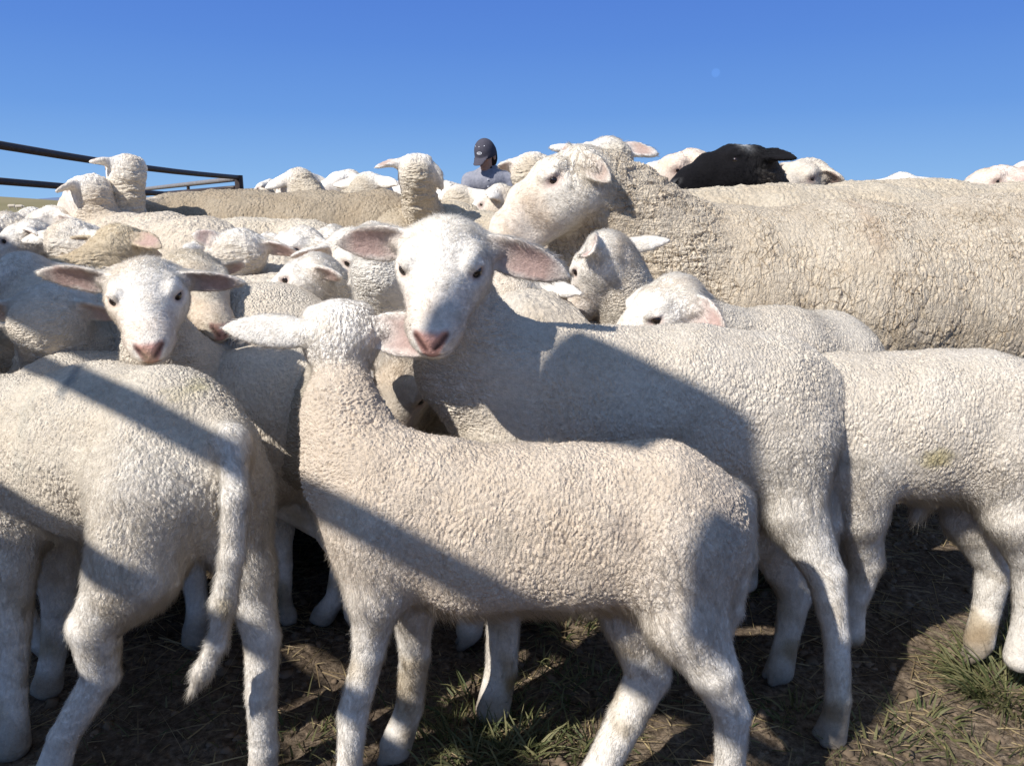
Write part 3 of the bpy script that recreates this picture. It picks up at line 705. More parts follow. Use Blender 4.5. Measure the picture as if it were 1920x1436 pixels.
# G: dozing lamb
hG = Head(P(1268, 572, 1.13), (-.80, -.16, -.44), (-.45, -.25, .85), .165, fluff=.0, ears=[dict(sg=-1, l=(.42, -.55, -.50), n=(-.8, -.4, .3), len=.85, w=1.1, cup=.5, droop=(0, 0, -.1)), dict(sg=1, l=(.9, .35, -.05), n=(-.2, -.6, .6), len=.85, w=.8, cup=.7)])
sheep('lamb', 'dozing white lamb with a pink eyelid and drooped ears below the big ewe', 'lamb', LG,
      [S(1600, 730, 1.30, 75, 92), S(1530, 715, 1.26, 100, 122), S(1440, 700, 1.20, 95, 120), S(1370, 680, 1.17, 72, 92), S(1320, 640, 1.15, 60, 68), S(1295, 610, 1.14, 56, 58)], (.2, 1, 0), hG,
      legs=[[J(1400, 760, 1.18, 55), J(1400, 900, 1.18, 38), J(1400, 1000, 1.18, 28), J(1400, 1090, 1.2, 28)], [J(1430, 760, 1.28, 55), J(1430, 900, 1.28, 38), J(1430, 980, 1.28, 28), J(1430, 1040, 1.3, 28)],
            [J(1560, 780, 1.26, 65), J(1570, 900, 1.26, 45), J(1590, 980, 1.26, 28), J(1590, 1050, 1.26, 28)], [J(1600, 780, 1.36, 60), J(1600, 900, 1.36, 40), J(1620, 960, 1.36, 28), J(1620, 1005, 1.36, 28)]],
      tail=[J(1660, 740, 1.32, 28), J(1665, 840, 1.33, 18)], h=.0028, wool=(.56, .50, .42))

# H: lamb under the ewe's neck, turned away
hH = Head(P(1140, 480, 1.27), (-.42, .30, -.66), (-.1, .1, .9), .150, ears=[dict(sg=-1, l=(-.20, -1, .05), n=(-.5, -.2, .3), len=.62, w=1.1, cup=1.2), dict(sg=1, l=(.85, .05, .20), n=(.2, .6, -.5), len=1.05, w=.85, cup=.7)])
sheep('lamb', 'lamb under the big ewe\'s neck showing the hollow of one ear and looking left', 'lamb', LG,
      [S(1240, 650, 1.62, 75, 90), S(1225, 640, 1.55, 90, 110), S(1200, 630, 1.42, 80, 100), S(1180, 600, 1.34, 62, 78), S(1168, 550, 1.30, 50, 55), S(1158, 510, 1.28, 48, 50)], (.9, .1, 0), hH,
      legs=[[J(1170, 700, 1.36, 50), J(1170, 850, 1.36, 34), J(1170, 1000, 1.36, 28)], [J(1230, 700, 1.36, 50), J(1230, 850, 1.36, 34), J(1230, 1000, 1.36, 28)],
            [J(1200, 700, 1.62, 55), J(1200, 820, 1.62, 34), J(1200, 925, 1.62, 25)], [J(1270, 700, 1.62, 55), J(1270, 820, 1.62, 34), J(1270, 925, 1.62, 25)]], h=.003)

# I: the big ewe
hI = Head(P(1084, 332, 1.44), (-.80, -.16, -.52), (-.5, 0, .85), .236, 'ewe', ears=[dict(sg=-1, l=(.62, -.52, -.42), n=(-.55, -.7, .2), len=.42, w=.62, cup=1.2), dict(sg=1, l=(-.25, .8, .45), n=(-.7, -.5, .2), len=.62, w=.85)])
sheep('ewe', 'big cream ewe with deeply cracked wool resting her head over the lambs', 'ewe', EG,
      [S(2120, 580, 1.72, 150, 170), S(2000, 560, 1.68, 190, 194), S(1780, 568, 1.66, 200, 186), S(1560, 566, 1.62, 190, 176), S(1380, 545, 1.58, 150, 148), S(1245, 482, 1.54, 106, 116), S(1178, 422, 1.51, 84, 98), S(1122, 362, 1.47, 68, 78)], (0, 1, 0), hI,
      legs=[[J(1400, 640, 1.52, 85), J(1400, 780, 1.52, 48), J(1400, 880, 1.52, 32), J(1400, 965, 1.53, 34)], [J(1440, 640, 1.72, 80), J(1440, 760, 1.72, 44), J(1440, 850, 1.72, 30), J(1440, 895, 1.72, 32)],
            [J(2020, 640, 1.6, 110), J(2030, 760, 1.6, 60), J(2080, 860, 1.6, 34), J(2070, 935, 1.6, 34)], [J(2060, 640, 1.8, 110), J(2070, 760, 1.8, 55), J(2100, 820, 1.8, 32), J(2095, 870, 1.8, 32)]],
      tail=[J(2200, 540, 1.74, 40), J(2230, 620, 1.75, 30)], h=.0029, mat=M_EWE, face=(.73, .67, .58), stain_shade_patches=[(1420, 620, 1.42, 150, 60, (.34, .27, .185), .55), (1620, 650, 1.45, 120, 70, (.36, .29, .20), .45), (1800, 640, 1.45, 120, 90, (.37, .30, .21), .4), (1885, 405, 1.5, 60, 26, (.30, .23, .15), .45), (1120, 470, 1.40, 50, 60, (.36, .29, .21), .5), (1640, 420, 1.45, 26, 60, (.40, .30, .22), .5), (1180, 380, 1.38, 36, 40, (.34, .27, .19), .5)], wool=(.54, .465, .365), neckn=3, fuzz=.35, woolen=.004,
      extra=[Prim(P(1072, 440, 1.50), P(1060, 520, 1.52), .035, .05, k=.05, region='neck')])

# ================================================================= the rest of the flock
ER = lambda a, b: [dict(sg=-1, **a), dict(sg=1, **b)]
flock('lamb', 'slim lamb whose ribbed back shows just right of the staring lamb', (985, 530, 1.42), (.6, .2, -.75), (.5, 0, .8), .140, 'lamb', (1010, 1.40), 175, 1.0, ears=[dict(sg=-1, l=(0, .8, 0), len=.6), dict(sg=1, l=(-.2, -.8, -.2), len=.6)], backz=.515)
flock('ewe', 'pale ewe behind the big ewe with only her woolly crown and split right ear showing', (1135, 300, 1.95), (-.5, .5, -.5), (0, 0, 1), .225, 'ewe', None, -90, 1.15, ears=ER(dict(l=(-.8, -.3, .1)), dict(l=(1, -.15, .05), n=(0, -.6, .7), len=.85)), face=(.72, .69, .64))
flock('sheep', 'bare faced sheep looking left between the big ewe\'s neck and the black head', (1290, 318, 2.45), (-.86, -.22, -.42), (-.4, -.1, .9), .26, 'ewe', (1420, 2.7), 170, 1.12, ears=ER(dict(l=(.6, -.6, -.1), len=.6), dict(len=.7)), face=(.66, .55, .46))
flock('sheep', 'black headed sheep with a white patch on its crown resting its chin on a back', (1400, 312, 2.18), (-.95, -.14, -.14), (-.14, 0, 1), .248, 'ewe', (1570, 2.42), 175, 1.08, ears=ER(dict(l=(.85, -.45, .05), n=(-.2, -.5, .7), len=.74, w=.8), dict(l=(.3, .8, .1), len=.5)), colour='black', face=(.04, .04, .04), wool=(.06, .052, .046))
flock('sheep', 'sheep half hidden behind the black ear with a shadowed ear and pale cheek', (1512, 332, 2.3), (-.75, -.55, -.35), (0, -.2, 1), .23, 'ewe', (1640, 2.5), 160, 1.06, ears=ER(dict(l=(.5, -.75, -.25), len=.6), dict(len=.6)), face=(.62, .56, .48))
flock('sheep', 'cream sheep directly behind the big ewe\'s back with its head lowered out of sight', (1230, 470, 1.98), (-.6, .3, -.7), (-.6, 0, .7), .22, 'ewe', (1360, 1.92), 179, 1.0, backz=.782)
flock('sheep', 'dusty sheep whose long back rises behind the big ewe at the right', (1580, 500, 2.06), (-.6, .4, -.6), (-.6, 0, .7), .22, 'ewe', (1655, 2.06), 178, 1.0, backz=.80)
flock('sheep', 'distant sheep showing only a white crown above the right hand backs', (1690, 352, 2.9), (.1, -.8, -.5), (0, -.4, .9), .23, 'ewe', None, -80, 1.1)
flock('sheep', 'pink eared sheep at the right edge looking left over the backs', (1868, 345, 2.3), (-.85, -.3, -.32), (-.3, 0, 1), .225, 'ewe', (1990, 2.4), 170, 1.05, ears=ER(dict(l=(.35, -.85, -.2), n=(-.5, -.4, .6), len=.75, w=1.2), dict(len=.6)), face=(.70, .60, .52))
flock('sheep', 'pink nosed sheep cut by the right edge behind the back of the big ewe', (1935, 330, 2.7), (-.8, -.5, -.2), (-.3, 0, 1), .225, 'ewe', None, 150, 1.1, face=(.7, .6, .52))
flock('sheep', 'sheep behind the big ewe\'s face holding one yellowish ear out to the left', (1000, 322, 2.15), (.2, .85, -.3), (0, 0, 1), .215, 'ewe', None, 165, 1.08, ears=ER(dict(l=(-1, -.45, .02), n=(0, -.6, -.5), len=.55, w=.7), dict(l=(1, 0, 0))))
flock('sheep', 'woolly sheep with its head down just below the man', (935, 374, 2.75), (-.6, .1, -.5), (0, 0, 1), .225, 'ewe', None, 170, 1.05, ears=ER(dict(l=(-.2, -.9, -.1), len=.7), dict(len=.6)))
flock('sheep', 'sheep with a rounded crown just left of the man and beyond the turned ewe', (862, 372, 3.0), (.3, .8, -.3), (0, 0, 1), .225, 'ewe', None, 170, 1.04)
flock('ewe', 'tall ewe seen from behind with a long wrinkled neck and ears held out', (780, 318, 2.35), (-.15, .9, -.12), (0, 0, 1), .205, 'ewe', (850, 2.62), 135, 1.12, ears=ER(dict(l=(-.97, -.2, -.04), n=(0, -.3, .8), len=.78, w=.8), dict(l=(.45, .2, -.8), n=(.4, .5, .5), len=.7)), neckr=.92, backz=.72)
flock('ewe', 'tan sheep with its broad rump turned to the camera left of the tall ewe', (640, 440, 3.4), (-.3, .8, -.5), (0, 0, 1), .22, 'ewe', (672, 3.15), 112, 1.0, wool=(.46, .385, .285), backz=.77)
flock('ewe', 'brown dusty shorn ewe standing side on with her head hidden behind others', (262, 400, 2.52), (-.8, .2, -.4), (-.3, 0, 1), .22, 'ewe', (395, 2.62), 178, 1.0, wool=(.36, .295, .215), backz=.795, bellyr=1.05)
flock('sheep', 'sheep with a domed crown showing above the brown shorn ewe', (560, 342, 3.2), (-.6, .5, -.4), (0, 0, 1), .24, 'ewe', None, 140, 1.08, ears=ER(dict(l=(-.85, -.3, -.35), len=.8), dict(len=.6)))
flock('sheep', 'sheep with a dark ear looking left in the far row above the brown ewe\'s rump', (652, 342, 3.3), (-.7, -.5, -.35), (0, -.1, 1), .225, 'ewe', None, 150, 1.08)
flock('sheep', 'fuzzy far sheep facing away close to the left of the tall ewe\'s ear', (693, 348, 3.1), (.4, .8, -.3), (0, 0, 1), .225, 'ewe', None, 20, 1.07)
flock('sheep', 'far sheep tucked just under the tall ewe\'s left ear', (742, 362, 3.5), (.5, -.6, -.4), (0, -.1, 1), .225, 'ewe', None, -40, 1.05)
flock('ewe', 'left hand ewe with her neck raised highest in front of the fence rails', (238, 318, 2.35), (-.62, .62, -.30), (0, 0, 1), .195, 'ewe', (280, 2.40), 176, 1.1, ears=ER(dict(l=(-.90, -.40, .12), n=(0, .1, 1), len=.62), dict(l=(-.3, .9, 0), len=.3)), neckr=.86, wool=(.60, .53, .43), backz=.70)
flock('ewe', 'wrinkly necked ewe at the left with a blue chalk stroke on her back', stain_shade_patches=[(284, 384, 2.1, 5, 16, (.10, .16, .30), .9)], head=(172, 356, 2.28), F=(-.80, .42, -.25), U=(-.1, 0, 1), u=.190, kind='ewe', body=(225, 2.30), heading=138, size=1.05, ears=ER(dict(l=(-.80, -.55, -.22), n=(0, .2, 1), len=.66), dict(l=(-.3, .9, 0), len=.3)), neckr=.95, wool=(.60, .52, .42), backz=.715)
flock('lamb', 'white lamb at the far left looking left with a pink nose', (62, 448, 1.72), (-.80, -.42, -.40), (-.2, 0, 1), .155, 'lamb', (170, 1.8), 150, 1.3)
flock('lamb', 'fluffy lamb facing away between the pink nosed lamb and the yellow eared one', (138, 452, 1.62), (.3, .85, -.3), (0, 0, 1), .165, 'lamb', None, 172, 1.28)
flock('lamb', 'tan lamb with yellow stained ears facing away under the chalk marked ewe', (226, 462, 1.60), (.1, .9, -.2), (0, 0, 1), .165, 'lamb', None, 8, 1.28, ears=ER(dict(l=(-1, -.25, -.05), n=(0, -.6, -.5)), dict(l=(.9, -.5, -.05), n=(0, -.6, .5))), wool=(.47, .39, .28), face=(.55, .46, .33))
flock('lamb', 'lamb crown showing beside the lowest fence rail at the far left', (100, 416, 2.3), (-.5, -.6, -.3), (0, 0, 1), .17, 'lamb', None, 150, 1.45)
flock('lamb', 'lamb cut by the left edge at the far end of the row', (14, 430, 2.1), (-.9, .2, -.4), (0, 0, 1), .17, 'lamb', None, 170, 1.42)
flock('lamb', 'shadowy lamb lying low behind the two left ears', (45, 520, 1.42), (-.8, .3, -.4), (0, 0, 1), .165, 'lamb', (100, 1.38), 165, 1.15, backz=.60)
flock('lamb', 'shaded lamb seen from behind at the left with both ears spread', (100, 590, 1.16), (-.05, .9, -.15), (0, 0, 1), .165, 'lamb', (75, 1.30), 8, 1.1, ears=ER(dict(l=(-1, -.15, -.02), n=(0, -.7, -.5), len=.9), dict(l=(1, -.15, -.05), n=(0, -.7, -.5), len=.95)), neckr=1.3)
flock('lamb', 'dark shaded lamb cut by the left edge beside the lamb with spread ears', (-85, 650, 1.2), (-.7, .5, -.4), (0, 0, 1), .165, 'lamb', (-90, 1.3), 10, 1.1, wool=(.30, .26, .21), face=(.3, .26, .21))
flock('lamb', 'lamb facing away with wrinkled neck and both ears level behind the left face', (452, 470, 1.62), (-.25, .85, -.25), (0, 0, 1), .165, 'lamb', None, 20, 1.22, ears=ER(dict(l=(-.6, -.4, .35), n=(.3, -.7, .2), len=.7), dict(l=(1, -.1, -.12), n=(0, -.6, -.5), len=1.05)), neckr=1.1)
flock('lamb', 'lamb with closed eyes and curled fleece under the tan rump', (568, 460, 1.85), (-.55, -.7, -.35), (0, -.2, 1), .165, 'lamb', None, 130, 1.3)
flock('lamb', 'bearded lamb in profile looking left with a dark smudge on its forehead', (592, 520, 1.36), (-.86, -.20, -.36), (-.35, 0, .95), .155, 'lamb', (690, 1.42), 170, 1.2, ears=ER(dict(l=(.72, -.6, -.02), n=(-.3, -.5, -.5), len=.85), dict(l=(.4, .8, 0))), wool=(.55, .50, .42))
flock('lamb', 'small white crowned lamb behind the left ear of the staring lamb', (660, 470, 1.55), (.5, -.5, -.5), (0, -.2, 1), .165, 'lamb', None, -30, 1.25)
flock('lamb', 'lamb with a bright white neck close to the left of the staring lamb', (722, 505, 1.20), (.10, .75, -.55), (0, .2, 1), .150, 'lamb', (680, 1.40), 20, 1.1, ears=ER(dict(l=(-.5, .3, -.6), len=.6), dict(l=(.8, .2, -.3), len=.6)), wool=(.62, .58, .52), neckr=1.25)
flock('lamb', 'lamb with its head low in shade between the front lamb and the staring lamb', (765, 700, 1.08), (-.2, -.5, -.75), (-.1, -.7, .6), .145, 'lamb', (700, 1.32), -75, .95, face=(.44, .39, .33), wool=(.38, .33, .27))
flock('lamb', 'white lamb with its back to us under the staring lamb\'s right ear', (968, 548, 1.24), (.2, .85, -.4), (0, 0, 1), .150, 'lamb', None, 10, 1.1)
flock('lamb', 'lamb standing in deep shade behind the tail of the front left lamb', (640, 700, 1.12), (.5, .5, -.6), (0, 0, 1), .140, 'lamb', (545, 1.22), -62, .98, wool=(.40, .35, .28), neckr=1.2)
far = [  # (px, py, Y, facing angle, size of head, lamb?, label)
    (628, 348, 4.2, 200, .20, 0, 'small distant sheep looking left beyond the dark eared one'), (716, 356, 4.4, 100, .20, 0, 'small distant sheep seen from behind left of the tall ewe'),
    (838, 356, 4.0, 20, .20, 0, 'distant sheep looking right between the tall ewe and the man'), (505, 352, 4.6, 170, .20, 0, 'small far sheep left of the domed crown'),
    (1238, 322, 3.4, 200, .21, 0, 'far sheep peeping between the big ewe\'s crown and the bare face'), (1760, 352, 4.2, 190, .21, 0, 'very distant sheep on the right skyline'),
    (150, 402, 2.9, 165, .17, 1, 'small lamb against the chest of the wrinkly necked ewe'), (60, 412, 3.0, 150, .17, 1, 'small lamb between the fence rail and the pink nosed lamb'),
    (300, 462, 1.95, 215, .155, 1, 'small lamb looking left under the belly of the chalk marked ewe'), (345, 448, 2.1, 95, .155, 1, 'fluffy lamb turned away below the brown ewe\'s shoulder'),
    (395, 470, 1.85, 160, .150, 1, 'lamb lying its chin on another near the wrinkle necked lamb'), (505, 468, 1.95, 235, .150, 1, 'lamb looking out between the two lambs under the brown ewe'),
    (625, 452, 2.0, 190, .150, 1, 'lamb in profile under the tan rump'), (700, 448, 1.9, 120, .150, 1, 'lamb turned away behind the staring lamb\'s left ear')]
for (px_, py_, Y_, an_, u_, lm_, lb_) in far:
    a_ = R(an_); hd_ = an_ if 120 < an_ < 240 or an_ < 60 else 175
    flock('lamb' if lm_ else 'sheep', lb_, (px_, py_, Y_), (math.cos(a_), math.sin(a_), -.35 - .2 * rng.random()), (0, 0, 1), u_, 'lamb' if lm_ else 'ewe', None, hd_, (1.30 if lm_ else 1.05) * rng.uniform(.95, 1.03), h=.0055 if lm_ else .0085, neckr=.9,
          wool=np.array(WOOL_LAMB if lm_ else WOOL_EWE) * rng.uniform(.82, 1.05), face=np.array(FACE) * rng.uniform(.88, 1.02))
print('flock', time.time() - T0, sum(HAIR), flush=True)
# ================================================================= ground, hills, far country
def tag(o, label=None, cat=None, group=None, kind=None):
    if label: o['label'] = label
    if cat: o['category'] = cat
    if group: o['group'] = group
    if kind: o['kind'] = kind
    return o
def fbm(p, f, seed, oct=4):
    o = np.zeros(len(p)); a = 1.0
    for i in range(oct): o += a * snoise(p, f, seed + i); f *= 2.1; a *= .5
    return o
def grid(xs, ys, zf):
    X, Y = np.meshgrid(xs, ys, indexing='ij'); p = np.stack([X.ravel(), Y.ravel(), np.zeros(X.size)], 1)
    p[:, 2] = zf(p); nx, ny = len(xs), len(ys)
    i = np.arange(nx - 1)[:, None] * ny + np.arange(ny - 1)[None]
    return p, np.stack([i, i + ny, i + ny + 1, i + 1], -1).reshape(-1, 4)

def dirt_material():
    m = bpy.data.materials.new('pen_dirt'); t = NT(m)
    out = t.n('ShaderNodeOutputMaterial'); bs = t.n('ShaderNodeBsdfPrincipled', i_Roughness=.95); bs.inputs['Specular IOR Level'].default_value = .15
    tc = t.n('ShaderNodeTexCoord').outputs['Object']
    a = t.n('ShaderNodeTexNoise', i_Scale=5.0, i_Detail=8.0, i_Roughness=.7); t.l(tc, a.inputs['Vector'])
    b = t.n('ShaderNodeTexNoise', i_Scale=90.0, i_Detail=6.0, i_Roughness=.7); t.l(tc, b.inputs['Vector'])
    v = t.n('ShaderNodeTexVoronoi', i_Scale=70.0); t.l(tc, v.inputs['Vector'])
    c = t.mix(t.ramp(a.outputs[0], .38, .62), (.13, .095, .068), (.29, .225, .16))
    c = t.mix(t.ramp(b.outputs[0], .35, .65), c, (.05, .035, .024))
    g = t.n('ShaderNodeTexNoise', i_Scale=.35, i_Detail=4.0); t.l(tc, g.inputs['Vector'])
    sx = t.n('ShaderNodeSeparateXYZ'); t.l(tc, sx.inputs[0])
    far = t.ramp(sx.outputs[1], 9, 16); c = t.mix(far, c, t.mix(t.ramp(g.outputs[0], .4, .6), (.20, .17, .075), (.27, .23, .12)))
    t.l(c, bs.inputs['Base Color'])
    h = t.math('ADD', t.math('MULTIPLY', b.outputs[0], .008), t.math('MULTIPLY', v.outputs['Distance'], -.006))
    bp = t.n('ShaderNodeBump'); bp.inputs['Distance'].default_value = 1; t.l(h, bp.inputs['Height']); t.l(bp.outputs[0], bs.inputs['Normal'])
    t.l(bs.outputs[0], out.inputs[0]); return m
M_DIRT = dirt_material()
def gz(p): return fbm(p, 9, 31, 5) * .006 + np.maximum(fbm(p, 60, 40, 3), 0) * .004 - .004
xs = np.concatenate([np.linspace(-3000, -40, 12), np.linspace(-30, -2.0, 14), np.linspace(-1.3, 1.5, 520), np.linspace(2.2, 30, 14), np.linspace(40, 3000, 12)])
ys = np.concatenate([np.linspace(-60, -1, 8), np.linspace(.3, 2.6, 430), np.linspace(2.8, 12, 60), np.linspace(14, 120, 16), np.linspace(200, 6000, 10)])
def gfun(p):
    near = (np.abs(p[:, 0]) < 30) & (p[:, 1] < 12)
    return np.where(near, gz(p), 0)
V, Q = grid(xs, ys, gfun); tag(build_mesh('ground', V, Q, M_DIRT), kind='structure')

M_GRASSHILL = simple_material('dry_grass_hill', (.19, .165, .085), .95, .1, noise=(.25, .21, .125), scale=.03)
def hillf(p):
    r = np.exp(-(((p[:, 0] + 150) / 62) ** 2 + ((p[:, 1] - 170) / 60) ** 2)); return 5.6 * r + fbm(p, .05, 61, 3) * .5 * r - .4
V, Q = grid(np.linspace(-300, 30, 90), np.linspace(40, 330, 70), hillf); tag(build_mesh('hill', V, Q, M_GRASSHILL), kind='structure')
M_MTN = simple_material('far_mountain', (.13, .17, .26), 1, 0, noise=(.16, .20, .30), scale=.0008)
M_SNOW = simple_material('snow_peak', (.75, .80, .88), .9, .1)
def mtf(p): return 48 + 26 * np.sin(p[:, 0] * .0017 + 1.2) + 30 * fbm(p, .004, 77, 5) * 1.0
def ridge(name, y0, hs, seed, mat, base=-5):
    xs_ = np.linspace(-5200, 4200, 500); p = np.stack([xs_, xs_ * 0, xs_ * 0], 1); top = hs * (1 + .55 * fbm(p, .0022, seed, 6)); top = np.maximum(top, 4)
    prof = [(-900, 0), (-500, .35), (-220, .72), (0, 1), (300, .6), (900, 0)]
    V = np.concatenate([np.stack([xs_, np.full(500, y0 + dy), top * f * (1 + (.12 * fbm(p + dy, .006, seed + 9, 4) if 0 < f < 1 else 0)) + base], 1) for dy, f in prof])
    i = (np.arange(5)[:, None] * 500 + np.arange(499)[None]).ravel(); Q = np.stack([i, i + 1, i + 501, i + 500], 1)
    return V, Q
V, Q = ridge('mountains', 5600, 64, 5, None); mo = tag(build_mesh('mountains', V, Q, M_MTN), kind='structure')
mo.data.materials.append(M_SNOW)
cz = V[Q][:, :, 2].mean(1); cx = V[Q][:, :, 0].mean(1); idx = ((cz > 62) & (np.sin(cx * .01) > -.2)).astype(np.int32); mo.data.polygons.foreach_set('material_index', idx)

# ================================================================= pen fence behind the flock
M_RAIL = simple_material('dark_steel_rail', (.035, .026, .024), .55, .4, noise=(.06, .038, .028), scale=25, bump=.002)
M_RAILG = simple_material('grey_steel_rail', (.22, .21, .20), .5, .4, noise=(.16, .14, .13), scale=25, bump=.001)
def tube(pts, r, n=10, flat=1.0):
    pts = np.array(pts, float); V = []; 
    for i, p in enumerate(pts):
        d = nrm(pts[min(i + 1, len(pts) - 1)] - pts[max(i - 1, 0)]); s_ = nrm(np.cross(d, (0, 0, 1)) if abs(d[2]) < .95 else np.cross(d, (0, 1, 0))); u_ = np.cross(s_, d)
        rr = r[i] if np.ndim(r) else r
        for k in range(n): a = 2 * math.pi * (k + .5) / n; V.append(p + rr * (math.cos(a) * s_ * flat + math.sin(a) * u_))
    Q = []
    for i in range(len(pts) - 1):
        for k in range(n): Q.append((i * n + k, i * n + (k + 1) % n, (i + 1) * n + (k + 1) % n, (i + 1) * n + k))
    V += [pts[0], pts[-1]]; a, b = len(V) - 2, len(V) - 1
    for k in range(n): Q.append((a, (k + 1) % n, k, k)); Q.append((b, (len(pts) - 1) * n + k, (len(pts) - 1) * n + (k + 1) % n, (len(pts) - 1) * n + (k + 1) % n))
    return np.array(V), np.array(Q)
def poly_mesh(name, V, F, mat, loc=(0, 0, 0), parent=None, smooth=False):
    me = bpy.data.meshes.new(name); V = np.asarray(V, float) - np.asarray(loc)
    me.from_pydata([tuple(v) for v in V], [], [tuple(dict.fromkeys(int(i) for i in f)) for f in F]); me.update()
    if smooth:
        for p in me.polygons: p.use_smooth = True
    me.materials.append(mat); o = bpy.data.objects.new(name, me); sc.collection.objects.link(o)
    if parent is not None: o.parent = parent
    else: o.location = loc
    return o
def empty(name, loc):
    o = bpy.data.objects.new(name, None); sc.collection.objects.link(o); o.location = loc; return o
def lerp(a, b, n): return [np.asarray(a) * (1 - t) + np.asarray(b) * t for t in np.linspace(0, 1, n)]
corner = P(447, 333, 8.5)
base = np.array([corner[0], corner[1], 0])
fe = tag(empty('pen_fence', base), 'dark steel pen fence with horizontal rails behind the sheep at the left', 'fence')
def rail(a, b, r, mat, sag=0, nm='rail', par=None, bs=None):
    pts = lerp(a, b, 9)
    for i, p in enumerate(pts): p[2] -= sag * math.sin(math.pi * i / 8)
    V, F = tube(pts, r, 8, 1.0); return poly_mesh(nm, V, F, mat, base if bs is None else bs, fe if par is None else par, smooth=True)
rail(P(-120, 252, 3.95), corner, .025, M_RAIL, .03)
rail(P(-120, 330, 3.95), P(447, 372, 8.5), .022, M_RAIL, .01)
rail(P(-120, 400, 3.95), P(447, 414, 8.5), .022, M_RAIL, .01)
rail(P(440, 336, 8.6), P(262, 356, 12.5), .030, M_RAILG, 0)
rail(P(440, 352, 8.6), P(262, 366, 12.5), .024, M_RAIL, 0)
for (x, y, Y) in ((447, 329, 8.5), (-120, 240, 3.95), (262, 352, 12.5), (352, 343, 10.2)):
    p = P(x, y, Y); V, F = tube([p * [1, 1, 0], p], .045 if x != 352 else .02, 8); poly_mesh('post', V, F, M_RAIL, base, fe)

# ================================================================= yard fence beside the camera: its rails throw the bars of shade, added boards the wider patches
M_WOOD = simple_material('weathered_board', (.20, .15, .10), .85, .2, noise=(.12, .09, .06), scale=14, bump=.002)
fR = nrm(np.array([.731, -.683, 0])); q0 = np.array([-1.0, -.05, 0]); fN = np.array([fR[1], -fR[0], 0])
fy = tag(empty('yard_fence', q0), 'wooden yard fence just beside the camera with added shade boards', 'fence')
def shade_board(s0, s1, z0, z1, nm, th=.02):  # box piece for the fence rails, posts and added shade boards
    c = []
    for n_ in (-th, th):
        for s_, z_ in ((s0, z0), (s1, z0), (s1, z1), (s0, z1)): c.append(q0 + fR * s_ + fN * n_ + np.array([0, 0, z_]))
    return poly_mesh(nm, c, [(0, 1, 2, 3), (7, 6, 5, 4), (0, 4, 5, 1), (1, 5, 6, 2), (2, 6, 7, 3), (3, 7, 4, 0)], M_WOOD, q0, fy)
for z in (.45, .70, .93, 1.165, 1.385): shade_board(-2.6, 1.6, z - .0185, z + .0185, 'rail', .006)
shade_board(-.010, .17, 1.665, 1.822, 'shade_board'); shade_board(-1.9, -.57, 1.45, 1.66, 'shade_board')  # out-of-view boards added only to shade the middle and left lambs
for b_ in ((-1.2, -.30, .50, 1.09), (-.30, -.19, .50, .99), (-.12, -.045, .50, 1.10), (.245, .29, 1.47, 1.60)): shade_board(*b_, 'shade_board')  # more added boards, sized to shade legs and ground
for s_ in (-2.6, -1.3, .16, 1.6): shade_board(s_, s_ + .06, 0, 1.2 if s_ > 0 else 1.5, 'post', .03) if s_ > .5 or s_ < -1 else None

# ================================================================= straw, clods and grass
def scatter_xy(n, x0, x1, y0, y1, r): return np.stack([r.uniform(x0, x1, n), r.uniform(y0, y1, n), np.zeros(n)], 1)
r_ = np.random.default_rng(3)
def clods():
    n = 5200; p = scatter_xy(n, -1.1, 1.3, .45, 2.0, r_); p[:, 2] = gz(p); sz = .0022 + .010 * r_.random(n) ** 4
    ico = np.array([(0, 0, 1), (.9, 0, .3), (.28, .85, .3), (-.72, .53, .3), (-.72, -.53, .3), (.28, -.85, .3), (.7, .5, -.4), (-.28, .85, -.4), (-.9, 0, -.4), (-.28, -.85, -.4), (.7, -.5, -.4)])
    F = [(0, 1, 2), (0, 2, 3), (0, 3, 4), (0, 4, 5), (0, 5, 1), (1, 6, 2), (2, 7, 3), (3, 8, 4), (4, 9, 5), (5, 10, 1), (2, 6, 7), (3, 7, 8), (4, 8, 9), (5, 9, 10), (1, 10, 6)]
    V = (ico[None] * (1 + .35 * r_.normal(size=(n, 11, 1))).clip(.5, 1.6)) * sz[:, None, None] * np.array([1, 1, .7]) + p[:, None]
    T = np.array(F)[None] + (np.arange(n) * 11)[:, None, None]
    return V.reshape(-1, 3), T.reshape(-1, 3)
V, T = clods(); tag(build_mesh('dirt_clods', V, T, simple_material('clod', (.19, .14, .10), .95, .1, noise=(.10, .075, .05), scale=20), smooth=False), kind='stuff')
def blades(p, d, L, w, bend, col_mat, name, K=5, flat=None):
    n = len(p); side = np.cross(d, np.array([0, 0, 1.0])); side /= (np.linalg.norm(side, axis=1)[:, None] + 1e-6)
    an = r_.uniform(0, 6.28, n); side = side * np.cos(an)[:, None] + np.cross(d, side) * np.sin(an)[:, None]
    V = np.zeros((n, K, 2, 3)); out = d * [1, 1, 0]; out /= (np.linalg.norm(out, axis=1)[:, None] + 1e-6)
    for i in range(K):
        t = i / (K - 1); c = p + d * (L * t)[:, None] + (out * .6 + np.array([0, 0, -.8])) * (bend * L * t * t)[:, None]
        c[:, 2] = np.maximum(c[:, 2], gz(c) + .0015)
        ww = w * (1 - t ** 2.2) * .5 + .00015
        V[:, i, 0] = c - side * ww[:, None]; V[:, i, 1] = c + side * ww[:, None]
    b = (np.arange(n) * K * 2)[:, None] + (np.arange(K - 1) * 2)[None]
    Q = np.stack([b, b + 1, b + 3, b + 2], -1).reshape(-1, 4)
    return V.reshape(-1, 3), Q
